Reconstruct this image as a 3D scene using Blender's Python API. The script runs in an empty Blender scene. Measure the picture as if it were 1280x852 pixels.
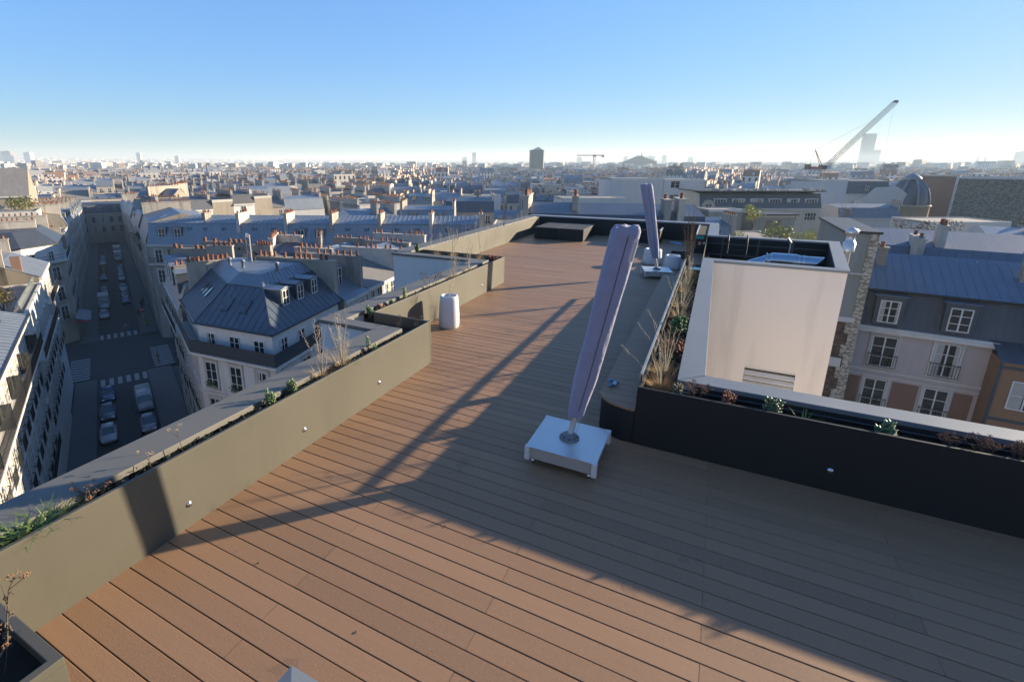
import bpy, bmesh, math, random
from math import sin, cos, pi, radians, atan2, hypot, sqrt
from mathutils import Vector, Matrix
random.seed(7)
S = bpy.context.scene
COL = S.collection
V = Vector

# ------------------------------------------------------------------ world, sun, camera
SUN_EL, SUN_AZ = radians(13.6), radians(46.7)          # azimuth measured from +X towards +Y
SKYWB = (.92, .98, 1.0)
world = bpy.data.worlds.new("World"); S.world = world; world.use_nodes = True
nt = world.node_tree; bg = nt.nodes['Background']
sky = nt.nodes.new('ShaderNodeTexSky'); sky.sky_type = 'NISHITA'; sky.sun_disc = False
sky.sun_elevation = SUN_EL; sky.sun_rotation = pi/2 - SUN_AZ
sky.altitude = 60; sky.air_density = .9; sky.dust_density = .3; sky.ozone_density = 5.5
# camera response: the brightest part of the sky near the sun rolls off instead of clipping
def vnode(op, a, b):
    x = nt.nodes.new('ShaderNodeVectorMath'); x.operation = op
    for k, v in enumerate((a, b)):
        if isinstance(v, tuple): x.inputs[k].default_value = v
        else: nt.links.new(v, x.inputs[k])
    return x.outputs[0]
K = .58
c1 = vnode('MULTIPLY', sky.outputs[0], (K*SKYWB[0], K*SKYWB[1], K*SKYWB[2])); dl = nt.nodes.new('ShaderNodeVectorMath'); dl.operation = 'DOT_PRODUCT'; nt.links.new(c1, dl.inputs[0]); dl.inputs[1].default_value = (.25, .65, .10)
ml = nt.nodes.new('ShaderNodeMath'); ml.operation = 'MULTIPLY_ADD'; nt.links.new(dl.outputs['Value'], ml.inputs[0]); ml.inputs[1].default_value = 1.30; ml.inputs[2].default_value = 1.0
cx_ = nt.nodes.new('ShaderNodeCombineXYZ'); [nt.links.new(ml.outputs[0], cx_.inputs[k]) for k in range(3)]; c2 = cx_.outputs[0]
c3 = vnode('DIVIDE', c1, c2); c4 = vnode('MULTIPLY', c3, (1/.12,)*3); nt.links.new(c4, bg.inputs[0]); bg.inputs[1].default_value = .12
sun = bpy.data.lights.new("sun", 'SUN'); sun.energy = 15.0; sun.angle = radians(0.53); sun.color = (1.0, 0.86, 0.64)
so = bpy.data.objects.new("sun", sun); COL.objects.link(so)
d = V((cos(SUN_EL)*cos(SUN_AZ), cos(SUN_EL)*sin(SUN_AZ), sin(SUN_EL)))
so.rotation_euler = d.to_track_quat('Z', 'Y').to_euler(); so.location = (30, 30, 40)
cam = bpy.data.cameras.new("camera"); co = bpy.data.objects.new("camera", cam); COL.objects.link(co)
co.location = (0, 0, 2.9); co.rotation_euler = (radians(90-15.168), 0, radians(27.785))
cam.sensor_width = 36; cam.lens = 613.0/1280*36; cam.shift_x = (640-568.25)/1280; cam.shift_y = -(426-371.94)/1280
cam.clip_start = 0.05; cam.clip_end = 40000
S.camera = co
S.view_settings.view_transform = 'Standard'; S.view_settings.look = 'None'; S.view_settings.exposure = 0
S.cycles.use_denoising = True
S.cycles.max_bounces = 5; S.cycles.diffuse_bounces = 3; S.cycles.glossy_bounces = 2; S.cycles.transmission_bounces = 2
S.cycles.volume_bounces = 0

# ------------------------------------------------------------------ materials
class NT:
    def __init__(s, name):
        s.m = bpy.data.materials.new(name); s.m.use_nodes = True
        s.t = s.m.node_tree; s.b = s.t.nodes['Principled BSDF']
    def n(s, typ, **kw):
        x = s.t.nodes.new(typ)
        for k, v in kw.items(): setattr(x, k, v)
        return x
    def l(s, a, b): s.t.links.new(a, b)
    def math(s, op, a, b=None, c=None):
        x = s.n('ShaderNodeMath', operation=op)
        for i, v in enumerate((a, b, c)):
            if v is None: continue
            if isinstance(v, (int, float)): x.inputs[i].default_value = v
            else: s.l(v, x.inputs[i])
        return x.outputs[0]
    def mix(s, f, a, b, blend='MIX'):
        x = s.n('ShaderNodeMix', data_type='RGBA', blend_type=blend)
        for i, v in ((0, f), (6, a), (7, b)):
            if isinstance(v, (int, float)): x.inputs[i].default_value = v
            elif isinstance(v, tuple): x.inputs[i].default_value = (*v[:3], 1)
            else: s.l(v, x.inputs[i])
        return x.outputs[2]
    def pos(s): return s.n('ShaderNodeNewGeometry').outputs['Position']
    def noise(s, vec, scale, detail=4, rough=.6, stretch=None):
        if stretch:
            mp = s.n('ShaderNodeVectorMath', operation='MULTIPLY'); s.l(vec, mp.inputs[0]); mp.inputs[1].default_value = stretch; vec = mp.outputs[0]
        x = s.n('ShaderNodeTexNoise'); s.l(vec, x.inputs['Vector']); x.inputs['Scale'].default_value = scale
        x.inputs['Detail'].default_value = detail; x.inputs['Roughness'].default_value = rough
        return x.outputs['Fac']
    def ramp(s, f, stops):
        r = s.n('ShaderNodeValToRGB'); e = r.color_ramp.elements
        while len(e) < len(stops): e.new(.5)
        for i, (p, c) in enumerate(stops):
            e[i].position = p; e[i].color = (*c, 1)
        s.l(f, r.inputs[0]); return r.outputs[0]
    def bump(s, h, strength=.3, dist=.02):
        b = s.n('ShaderNodeBump'); b.inputs['Strength'].default_value = strength; b.inputs['Distance'].default_value = dist
        s.l(h, b.inputs['Height']); s.l(b.outputs[0], s.b.inputs['Normal'])
    def base(s, c): s.l(c, s.b.inputs['Base Color'])
    def set(s, rough=.6, metal=0., spec=.5):
        s.b.inputs['Roughness'].default_value = rough; s.b.inputs['Metallic'].default_value = metal
        s.b.inputs['Specular IOR Level'].default_value = spec
        return s.m

def mul(c, k): return tuple(x*k for x in c)
MATS = {}
def M(name, col, rough=.6, metal=0., var=.18, scale=2.5, fine=0., bump=0., spec=.5, streak=0., rand=0.):
    """plain surface with large mottling, fine grain, vertical streaks and per-object variation"""
    if name in MATS: return MATS[name]
    col = mul(col, .84)
    t = NT(name); p = t.pos()
    f = t.noise(p, scale, 5)
    c = t.mix(f, mul(col, 1-var), mul(col, 1+var))
    if fine:
        g = t.noise(p, scale*28, 3); c = t.mix(t.math('MULTIPLY', g, fine), c, mul(col, .35))
    if streak:
        g = t.noise(p, 1.6, 4, .6, (1, 1, .12)); g = t.math('MULTIPLY', t.math('GREATER_THAN', g, .52), t.math('MULTIPLY', t.math('SUBTRACT', g, .52), streak*6))
        c = t.mix(g, c, mul(col, .45))
    if rand:
        r = t.n('ShaderNodeObjectInfo').outputs['Random']
        c = t.mix(1.0, c, t.ramp(r, [(0, (1-rand,)*3), (1, (1+rand*.6,)*3)]), 'MULTIPLY')
    t.base(c)
    rg = t.math('ADD', t.math('MULTIPLY', f, .25), rough-.12); t.l(rg, t.b.inputs['Roughness'])
    if bump: t.bump(t.noise(p, scale*20, 4), bump)
    t.b.inputs['Metallic'].default_value = metal; t.b.inputs['Specular IOR Level'].default_value = spec
    MATS[name] = t.m; return t.m

# ------------------------------------------------------------------ mesh builder
class MB:
    def __init__(s): s.v = []; s.f = []; s.m = []; s.uv = {}; s.sm = set()
    def quad(s, pts, mat=0, uv=None):
        i = len(s.v); s.v += [tuple(p) for p in pts]; s.f.append(tuple(range(i, i+len(pts)))); s.m.append(mat)
        if uv: s.uv[len(s.f)-1] = uv
        return s
    def faces(s, vs, fs, mat=0, smooth=False):
        i = len(s.v); s.v += [tuple(p) for p in vs]
        for f in fs:
            if smooth: s.sm.add(len(s.f))
            s.f.append(tuple(i+k for k in f)); s.m.append(mat)
        return s
    def hexa(s, p, mat=0):          # p: 4 bottom (ccw from above) + 4 top
        return s.faces(p, [(3, 2, 1, 0), (4, 5, 6, 7), (0, 1, 5, 4), (1, 2, 6, 5), (2, 3, 7, 6), (3, 0, 4, 7)], mat)
    def box(s, x0, x1, y0, y1, z0, z1, mat=0):
        return s.hexa([(x0, y0, z0), (x1, y0, z0), (x1, y1, z0), (x0, y1, z0), (x0, y0, z1), (x1, y0, z1), (x1, y1, z1), (x0, y1, z1)], mat)
    def prism(s, poly, z0, z1, mat=0, cap=True, topmat=None):
        n = len(poly); vs = [(x, y, z0) for x, y in poly]+[(x, y, z1) for x, y in poly]
        s.faces(vs, [(i, (i+1) % n, n+(i+1) % n, n+i) for i in range(n)], mat)
        if cap: s.faces(vs, [tuple(range(n, 2*n)), tuple(range(n-1, -1, -1))], mat if topmat is None else topmat)
        return s
    def tube(s, path, r, n=8, mat=0, cap=True, smooth=True):
        path = [V(p) for p in path]; rs = r if isinstance(r, (list, tuple)) else [r]*len(path)
        vs = []; up = None
        for i, p in enumerate(path):
            t = (path[min(i+1, len(path)-1)]-path[max(i-1, 0)]).normalized()
            if up is None: up = V((0, 0, 1)) if abs(t.z) < .9 else V((1, 0, 0))
            a = t.cross(up).normalized(); b = a.cross(t).normalized(); up = b
            for k in range(n):
                q = 2*pi*k/n; vs.append(p+(a*cos(q)+b*sin(q))*rs[i])
        fs = [(i*n+k, i*n+(k+1) % n, (i+1)*n+(k+1) % n, (i+1)*n+k) for i in range(len(path)-1) for k in range(n)]
        s.faces(vs, fs, mat, smooth)
        if cap:
            m = len(path)-1
            s.faces(vs, [tuple(range(n)), tuple(m*n+k for k in range(n-1, -1, -1))], mat)
        return s
    def lathe(s, prof, n=24, c=(0, 0, 0), mat=0, smooth=True, sq=0.):
        vs = []
        for r, z in prof:
            for k in range(n):
                q = 2*pi*k/n; e = 1.0
                if sq: e = (abs(cos(q))**(2+sq*6)+abs(sin(q))**(2+sq*6))**(-1/(2+sq*6))
                vs.append((c[0]+r*e*cos(q), c[1]+r*e*sin(q), c[2]+z))
        fs = [(i*n+k, i*n+(k+1) % n, (i+1)*n+(k+1) % n, (i+1)*n+k) for i in range(len(prof)-1) for k in range(n)]
        s.faces(vs, fs, mat, smooth)
        m = len(prof)-1
        if prof[0][0] > .001: s.faces(vs, [tuple(range(n-1, -1, -1))], mat)
        if prof[m][0] > .001: s.faces(vs, [tuple(m*n+k for k in range(n))], mat)
        return s
    def mesh(s, name, mats, bevel=0.):
        me = bpy.data.meshes.new(name); me.from_pydata(s.v, [], s.f)
        mats = mats if isinstance(mats, (list, tuple)) else [mats]
        for m in mats: me.materials.append(m)
        me.polygons.foreach_set('material_index', s.m)
        me.polygons.foreach_set('use_smooth', [i in s.sm for i in range(len(s.f))])
        uvl = me.uv_layers.new(name='uv'); dat = [0.0]*(2*len(me.loops)); k = 0
        me.update()
        for i, p in enumerate(me.polygons):
            u = s.uv.get(i)
            if u:
                for a in u: dat[k] = a[0]; dat[k+1] = a[1]; k += 2
                continue
            n = p.normal
            ua = V((-n.y, n.x, 0)) if abs(n.z) < .995 else V((1, 0, 0))
            ua.normalize(); va = n.cross(ua)
            for vi in p.vertices:
                q = me.vertices[vi].co; dat[k] = q.dot(ua); dat[k+1] = q.dot(va); k += 2
        uvl.data.foreach_set('uv', dat)
        if bevel:
            bm = bmesh.new(); bm.from_mesh(me)
            bmesh.ops.remove_doubles(bm, verts=bm.verts, dist=1e-4)
            es = [e for e in bm.edges if len(e.link_faces) == 2 and e.calc_face_angle(0) > .5]
            bmesh.ops.bevel(bm, geom=es, offset=bevel, segments=2, affect='EDGES', profile=.6, clamp_overlap=True)
            bm.to_mesh(me); bm.free()
        return me
    def build(s, name, mats, parent=None, bevel=0., **tags):
        return obj(name, s.mesh(name, mats, bevel), parent, **tags)

def obj(name, me, parent=None, loc=None, rz=None, **tags):
    o = bpy.data.objects.new(name, me); COL.objects.link(o)
    if parent is not None: o.parent = parent
    if loc is not None: o.location = loc
    if rz is not None: o.rotation_euler = (0, 0, rz)
    for k, v in tags.items():
        if v: o[k] = v
    return o
def thing(name, label, cat, loc=(0, 0, 0), rz=0., group=None):
    o = obj(name, None, None, loc, rz, label=label, category=cat, group=group); o.empty_display_size = .2
    return o
def struct(name, mb, mats, **k): return mb.build(name, mats, kind='structure', **k)
def dup(root, loc=None, rz=None, label=None):
    r = root.copy(); COL.objects.link(r)
    if loc is not None: r.location = loc
    if rz is not None: r.rotation_euler = (0, 0, rz)
    if label: r['label'] = label
    for ch in list(root.children):
        c = ch.copy(); COL.objects.link(c); c.parent = r
        for g in list(ch.children):
            h = g.copy(); COL.objects.link(h); h.parent = c
    return r

# street frame: s runs along the street away from the terrace, t to its right
SA = radians(152.88); SU = V((cos(SA), sin(SA), 0)); SN = V((sin(SA), -cos(SA), 0))
def W(s, t, z=0.): return SU*s+SN*t+V((0, 0, z))
GZ = -25.0
# ------------------------------------------------------------------ terrace materials
def deck_mat():
    t = NT('composite_decking'); p = t.pos()
    a = t.n('ShaderNodeAttribute', attribute_name='tint').outputs['Fac']
    g = t.noise(p, 9, 5, .65, (.25, 3.2, 1)); f = t.noise(p, 120, 3, .6, (.4, 1, 1)); big = t.noise(p, .55, 5)
    c = t.ramp(a, [(0, (.195, .110, .058)), (.5, (.248, .140, .074)), (1, (.305, .175, .094))])
    c = t.mix(t.math('MULTIPLY', g, .55), c, (.165, .092, .052))
    c = t.mix(t.math('MULTIPLY', t.math('SUBTRACT', f, .35), 1.3), c, (.30, .185, .108))
    c = t.mix(t.math('MULTIPLY', t.math('SUBTRACT', big, .45), 1.1), c, (.25, .155, .095))
    sp = t.noise(p, 38, 2, .4); c = t.mix(t.math('MULTIPLY', t.math('GREATER_THAN', sp, .735), .4), c, (.30, .25, .21))
    wv = t.noise(p, 2.2, 3, .5); c = t.mix(t.math('MULTIPLY', t.math('GREATER_THAN', wv, .68), .22), c, (.07, .05, .04))
    t.base(c); t.bump(t.math('ADD', f, t.math('MULTIPLY', g, .6)), .25, .004)
    t.l(t.math('ADD', t.math('MULTIPLY', big, .3), .42), t.b.inputs['Roughness'])
    t.b.inputs['Specular IOR Level'].default_value = .35
    return t.m
DECK = deck_mat()
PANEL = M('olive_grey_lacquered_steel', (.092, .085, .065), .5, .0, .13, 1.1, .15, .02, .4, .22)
PANELD = M('dark_and_shade_toned_steel', (.011, .014, .018), .6, .0, .12, 1.1, .1, .02, .3)  # shaded tone of the olive panels put into the colour; dark fittings share it
COPING = M('grey_folded_metal', (.145, .138, .122), .6, .0, .10, 1.4, .08, .015, .5)
COPINGZ = M('pale_folded_zinc', (.155, .18, .205), .55, .05, .10, 1.3, .06, .02, .5)
DARKIN = M('black_planter_lining', (.012, .013, .015), .55, 0, .3, 6)
SOIL = M('dry_dark_soil', (.028, .022, .017), .95, 0, .5, 14, .5, .6)
RENDER_W = M('white_render', (.66, .64, .61), .8, 0, .05, .9, .05, .05, .3, .10)
ALU = M('brushed_aluminium', (.62, .62, .61), .34, .55, .05, 8, .05)
WHITEP = M('white_plastic', (.60, .60, .61), .4, 0, .03, 3, 0, 0, .5)
STEEL = M('polished_steel', (.6, .6, .6), .2, 1., .05, 5)
BLACKM = M('black_matt_metal', (.018, .019, .021), .5, 0, .2, 4)
RUBBER = M('black_rubber', (.02, .02, .02), .6)
WING_W = M('warm_white_render', (.70, .635, .59), .82, 0, .06, .6, .08, .06, .3, .30)

# ------------------------------------------------------------------ deck of composite boards
def make_deck():
    pitch, gap = .147, .0065
    vs, fs, ti = [], [], []
    rows = []
    y0 = 3.003-pitch*60
    r = -1
    while y0+r*pitch < 21.3:
        r += 1; ya = y0+r*pitch; yb = ya+pitch-gap
        x0 = -7.2 if ya > 11.3 else (-4.62 if ya > 5.9 else -3.6)
        x1 = 7.5 if ya < 5.04 else .0
        off = -1.04 if r % 2 == 0 else .245
        xs = [x0]; k = math.ceil((x0-off)/2.57)
        while off+k*2.57 < x1:
            if off+k*2.57 > x0+.05: xs.append(off+k*2.57)
            k += 1
        xs.append(x1)
        for a, b in zip(xs, xs[1:]):
            i = len(vs); g = .0012; e = .003
            dz = random.uniform(-.0012, .0012)
            A = (a+g, b-g)
            for x in A:
                vs += [(x, ya, -.02), (x, ya, -e+dz), (x, ya+e, dz), (x, yb-e, dz), (x, yb, -e+dz), (x, yb, -.02)]
            f = [(i+k, i+k+1, i+7+k, i+6+k) for k in range(5)]
            fs += [tuple(reversed(q)) for q in f]
            tv = random.gauss(.5, .22); ti += [min(1, max(0, tv))]*5
    me = bpy.data.meshes.new('terrace_deck'); me.from_pydata(vs, [], fs); me.materials.append(DECK)
    at = me.attributes.new('tint', 'FLOAT', 'FACE'); at.data.foreach_set('value', ti)
    me.update()
    bm = bmesh.new(); bm.from_mesh(me); bmesh.ops.recalc_face_normals(bm, faces=bm.faces)
    up = sum(f.normal.z*f.calc_area() for f in bm.faces)
    if up < 0: bmesh.ops.reverse_faces(bm, faces=bm.faces)
    bm.to_mesh(me); bm.free()
    obj('terrace_deck', me, kind='structure')
    MB().box(-4.1, 9, -6, 5.05, -.4, -.022).box(-4.1, .0, 5.051, 5.9, -.4, -.022).box(-5.1, .0, 5.901, 11.3, -.4, -.022).box(-7.4, .0, 11.301, 21.4, -.4, -.022).build('roof_slab', DARKIN, kind='structure')
make_deck()

def spot(parent, x, y, z, ax):       # small round recessed lamp on a panel
    m = MB(); m.lathe([(.001, .012), (.018, .011), (.020, .004), (.024, .004), (.026, 0.), (.026, -.004)], 16)
    me = m.mesh('spotlight', STEEL); o = obj('spotlight', me, parent, (x, y, z))
    o.rotation_euler = (0, pi/2, 0) if ax == 'x' else (pi/2, 0, 0)

# planter 1: along the street, olive in the sun
def planter_run(name, label, panels, copings, soils, linings, outer, spots, pm=PANEL, cm=COPING):
    t = thing(name, label, 'planter')
    for (x0, x1, y0, y1, z0, z1) in panels:          # sheets about two metres long with a fine open joint
        ax = 0 if x1-x0 > y1-y0 else 1; a0, a1 = (x0, x1) if ax == 0 else (y0, y1); k = max(1, round((a1-a0)/4.6)); w_ = (a1-a0)/k
        for i in range(k):
            b0, b1 = a0+w_*i+(.0015 if i else 0), a0+w_*(i+1)-(.0015 if i < k-1 else 0)
            MB().box(*((b0, b1, y0, y1) if ax == 0 else (x0, x1, b0, b1)), z0, z1).build('panel', pm, t, .004)
    for b in copings:
        if len(b) == 6: MB().box(*b).build('coping', cm, t, .004)
        else: b[0].build('coping', cm, t, .004)
    for b in soils: MB().box(*b).build('soil', SOIL, t)
    for b in linings: MB().box(*b).build('lining', DARKIN, t)
    for b in outer: MB().box(*b).build('outer_wall', RENDER_W, t)
    for (x, y, z, a) in spots: spot(t, x, y, z, a)
    return t
Z1 = .66
def lpoly(pts, z0, z1): return (MB().prism(pts, z0, z1),)
planter_run('roof_planter', 'nearest olive metal planter wall on the left with a shadow band across it',
    [(-3.58, -3.55, .73, 5.94, -.02, Z1), (-4.57, -3.55, 5.942, 5.972, -.02, Z1)],
    [lpoly([(-3.74, -4), (-3.74, 5.5), (-5.1, 5.5), (-5.1, 5.27), (-4.1, 5.27), (-4.1, -4)], .60, Z1-.004)],
    [(-3.738, -3.582, -4, 5.5, .45, .53), (-4.6, -3.582, 5.502, 5.94, .45, .50)],
    [(-3.76, -3.742, -4, 5.48, .2, .598)],
    [(-4.08, -3.78, -4, 5.29, -25, .598), (-5.08, -4.1, 5.29, 5.45, -25, .598)],
    [(-3.548, 2.04, .2, 'x'), (-3.548, 3.35, .21, 'x'), (-3.548, 4.66, .21, 'x')])
planter_run('roof_planter', 'olive metal planter wall behind the white pot, second section from the near corner',
    [(-4.60, -4.57, 5.974, 11.35, -.02, Z1), (-6.95, -4.57, 11.352, 11.382, -.02, Z1)],
    [lpoly([(-4.76, 5.502), (-4.76, 10.82), (-7.45, 10.9), (-7.45, 10.55), (-5.12, 10.58), (-5.12, 5.502)], .60, Z1-.004)],
    [(-4.758, -4.602, 5.96, 10.84, .45, .54), (-6.98, -4.602, 10.842, 11.35, .45, .55)],
    [(-4.78, -4.762, 5.96, 10.8, .2, .598)],
    [(-5.1, -4.8, 5.55, 10.6, -25, .598), (-7.42, -5.1, 10.6, 10.75, -25, .598)],
    [(-4.568, 10.04, .21, 'x'), (-4.568, 7.35, .19, 'x')])
planter_run('roof_planter', 'farthest olive metal planter wall on the left, running to the back corner of the deck',
    [(-6.98, -6.95, 11.384, 21.29, -.02, Z1)],
    [lpoly([(-7.14, 10.92), (-7.14, 21.5), (-7.6, 21.5), (-7.6, 10.92)], .60, Z1-.004)],
    [(-7.138, -6.982, 10.92, 21.3, .45, .55)],
    [], [(-7.58, -7.2, 10.95, 21.5, -25, .598)],
    [(-6.948, 15.11, .21, 'x')])
planter_run('roof_planter', 'metal planter wall in shade tones closing the far end of the deck behind the black boxes',
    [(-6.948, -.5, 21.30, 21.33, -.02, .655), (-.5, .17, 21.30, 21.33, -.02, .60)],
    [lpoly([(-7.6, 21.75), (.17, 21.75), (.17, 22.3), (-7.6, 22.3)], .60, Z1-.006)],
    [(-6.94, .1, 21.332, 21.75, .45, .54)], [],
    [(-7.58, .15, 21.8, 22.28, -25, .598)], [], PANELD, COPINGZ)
planter_run('roof_planter', 'metal planter wall in shade tones across the right foreground',
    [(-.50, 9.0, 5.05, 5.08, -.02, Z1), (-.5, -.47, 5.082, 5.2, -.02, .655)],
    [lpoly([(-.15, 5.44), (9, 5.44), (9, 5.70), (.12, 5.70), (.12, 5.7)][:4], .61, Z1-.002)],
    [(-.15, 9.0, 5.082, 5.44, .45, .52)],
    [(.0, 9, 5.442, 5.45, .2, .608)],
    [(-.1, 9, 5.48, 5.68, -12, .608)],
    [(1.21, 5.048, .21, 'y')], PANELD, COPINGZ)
# drip channel rails inside the front planter (dark tubes seen in the gap)
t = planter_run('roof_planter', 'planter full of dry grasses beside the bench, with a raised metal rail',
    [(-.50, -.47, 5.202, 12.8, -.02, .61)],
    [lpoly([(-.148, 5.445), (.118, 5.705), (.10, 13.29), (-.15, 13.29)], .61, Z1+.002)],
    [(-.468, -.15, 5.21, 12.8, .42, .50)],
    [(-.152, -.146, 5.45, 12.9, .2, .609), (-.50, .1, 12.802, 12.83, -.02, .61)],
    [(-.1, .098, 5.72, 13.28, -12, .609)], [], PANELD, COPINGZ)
m = MB(); m.box(-.505, -.478, 5.2, 12.8, .732, .752); m.box(-.505, -.499, 5.2, 12.8, .70, .7318); m.build('rail', M('grey_rail_steel', (.30, .31, .31), .4, .4), t, .003)
for i in range(9): MB().box(-.492, -.478, 5.21+i*.945, 5.25+i*.945, .611, .724).build('rail_post', PANELD, t)
MB().box(-.40, -.16, 12.35, 12.78, .56, .575).build('glass_cover', M('green_tinted_glass', (.05, .28, .26), .15), t)

# light well, technical wing, duct
t = thing('rooftop_wing', 'pale pink white rendered wing with a sunken plant area, right of the planter', 'rooftop wing')
m = MB()
m.quad([(.1, 13.3, -14), (1.1, 13.3, -14), (1.1, 13.3, .6), (.1, 13.3, .6)]); m.quad([(2.15, 13.3, -14), (2.72, 13.3, -14), (2.72, 13.3, .6), (2.15, 13.3, .6)])
m.quad([(1.1, 13.3, -1.9), (2.15, 13.3, -1.9), (2.15, 13.3, .6), (1.1, 13.3, .6)]); m.quad([(1.1, 13.3, -14), (2.15, 13.3, -14), (2.15, 13.3, -2.62), (1.1, 13.3, -2.62)])
m.quad([(2.72, 13.3, -14), (3.38, 18.4, -14), (3.38, 18.4, .6), (2.72, 13.3, .6)]); m.quad([(3.38, 18.4, -14), (-.1, 18.6, -14), (-.1, 18.6, .6), (3.38, 18.4, .6)])
for x in (1.1, 2.15): m.quad([(x, 13.3, -2.62), (x, 13.36, -2.62), (x, 13.36, -1.9), (x, 13.3, -1.9)])
m.build('wall', WING_W, t)
m = MB()
m.box(1.09, 2.16, 13.285, 13.30, -1.925, -1.895)
for i in range(5):
    z = -2.05-i*.14; m.hexa([(1.105, 13.275, z-.05), (2.145, 13.275, z-.05), (2.145, 13.35, z+.03), (1.105, 13.35, z+.03), (1.105, 13.275, z-.035), (2.145, 13.275, z-.035), (2.145, 13.35, z+.045), (1.105, 13.35, z+.045)])
m.build('louvre', M('white_lacquer', (.6, .58, .56), .5), t)
MB().box(1.1, 2.15, 13.36, 13.38, -2.65, -1.88).build('louvre_back', DARKIN, t)
def strip(pts_out, pts_in, z0, z1, name, mat):
    MB().prism(pts_out+pts_in[::-1], z0, z1).build(name, mat, t, .004)
strip([(-.15, 13.292), (2.75, 13.26)], [(-.15, 13.62), (2.53, 13.56)], .605, Z1, 'coping', COPINGZ)
strip([(2.75, 13.262), (3.42, 18.48)], [(2.532, 13.562), (3.09, 18.06)], .606, Z1+.002, 'coping', COPINGZ)
strip([(3.418, 18.482), (-.15, 18.30)], [(3.088, 18.062), (-.15, 18.12)], .604, Z1-.002, 'coping', COPINGZ)
strip([(-.15, 18.305), (.18, 18.32)], [(-.15, 21.74), (.18, 21.74)], .604, Z1-.003, 'coping', COPINGZ)
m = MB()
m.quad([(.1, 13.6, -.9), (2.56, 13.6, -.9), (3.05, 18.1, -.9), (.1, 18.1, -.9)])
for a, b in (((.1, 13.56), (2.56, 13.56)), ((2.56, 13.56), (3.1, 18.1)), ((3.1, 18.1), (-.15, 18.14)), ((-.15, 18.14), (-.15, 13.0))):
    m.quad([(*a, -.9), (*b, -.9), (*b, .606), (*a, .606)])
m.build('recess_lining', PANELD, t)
m = MB()
for x in (.3, 1.3, 2.2): m.box(x, x+.05, 18.05, 18.09, -.9, .58)
for z in (.05, .4): m.box(-.1, 3.05, 18.03, 18.05, z, z+.04)
m.build('wall_frame', M('dark_blue_grey_metal', (.05, .06, .07), .5), t)
t2 = thing('ventilation_duct', 'shiny steel duct elbow lying in the sunken plant area of the white wing', 'duct')
DUCT = M('galvanised_sheet', (.42, .50, .56), .22, .9, .10, 6)
zc = .50
MB().tube([(.86, 15.0, -.3), (.88, 15.0, .12), (1.02, 15.0, .33), (1.22, 15.0, .40), (1.42, 15.0, zc), (1.425, 15.0, zc)], .165, 20).build('duct_elbow', DUCT, t2)
MB().tube([(1.425, 15.0, zc), (1.98, 15.0, zc)], .195, 20).build('duct_body', DUCT, t2)
m = MB(); m.tube([(1.982, 15.0, zc), (2.30, 15.0, zc)], .165, 20, cap=False)
n0 = len(m.v)
for i in range(n0-20, n0):
    x, y_, z = m.v[i]; m.v[i] = (2.38+(z-zc)*1.0, y_, z)
m.build('duct_outlet', DUCT, t2)
for x in (1.30, 1.40, 2.0, 2.1): MB().tube([(x, 15, zc), (x+.03, 15, zc)], .180, 20).build('duct_ring', STEEL, t2)
t3 = thing('access_ladder', 'dark metal ladder hoops rising from the plant area behind the duct', 'ladder')
for x in (.45, .95): MB().tube([(x, 17.0, -.9), (x, 17.0, .62), (x, 17.15, .78), (x, 17.5, .80)], .022, 8).build('rail', PANELD, t3)
for z in (-.5, -.2, .1, .4): MB().tube([(.45, 17, z), (.95, 17, z)], .015, 6).build('rung', PANELD, t3)
t3 = thing('equipment_stand', 'thin metal stand with a bent top in the plant area, right of the ladder', 'equipment stand')
MB().tube([(2.05, 17.2, -.9), (2.05, 17.2, .70)], .02, 6).build('post', ALU, t3); MB().tube([(2.05, 17.2, .7), (1.95, 17.1, .83)], .03, 6).build('head', ALU, t3)
m = MB(); m.box(2.02, 2.48, 13.75, 14.0, -.9, .56); m.build('roof_hatch', RENDER_W, None, .01, label='small white box lying in the corner of the plant area', category='roof box')
t3 = thing('control_cabinet', 'dark cabinet with a green lamp and small round stickers at the end of the deck', 'cabinet')
m = MB(); m.box(-.5, -.16, 18.36, 21.28, 0, .61); m.build('body', PANELD, t3, .005)
MB().box(-.5, -.46, 18.30, 21.28, .611, .655).build('rim', ALU, t3)
MB().box(-.46, -.2, 18.4, 21.2, .612, .63).build('soil', SOIL, t3)
MB().box(-.48, -.24, 18.34, 18.359, .49, .60).build('lamp', M('teal_signal_glass', (.04, .35, .27), .25), t3)
m = MB(); m.box(-.41, -.30, 18.35, 18.359, .28, .41); m.build('sticker', M('red_sticker', (.5, .05, .04), .5), t3)
m = MB()
for a in (-1, 1): m.hexa([(-.355-a*.035-.012, 18.345, .31), (-.355-a*.035+.012, 18.345, .31), (-.355-a*.035+.012, 18.349, .31), (-.355-a*.035-.012, 18.349, .31), (-.355+a*.035-.012, 18.345, .385), (-.355+a*.035+.012, 18.345, .385), (-.355+a*.035+.012, 18.349, .385), (-.355+a*.035-.012, 18.349, .385)])
m.build('sticker_cross', WHITEP, t3)
m = MB(); m.lathe([(.04, 0), (.04, .004)], 16); o = m.build('round_sticker', M('pale_blue_sticker', (.35, .6, .75), .5), t3); o.location = (-.22, 18.358, .36); o.rotation_euler = (pi/2, 0, 0)

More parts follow.
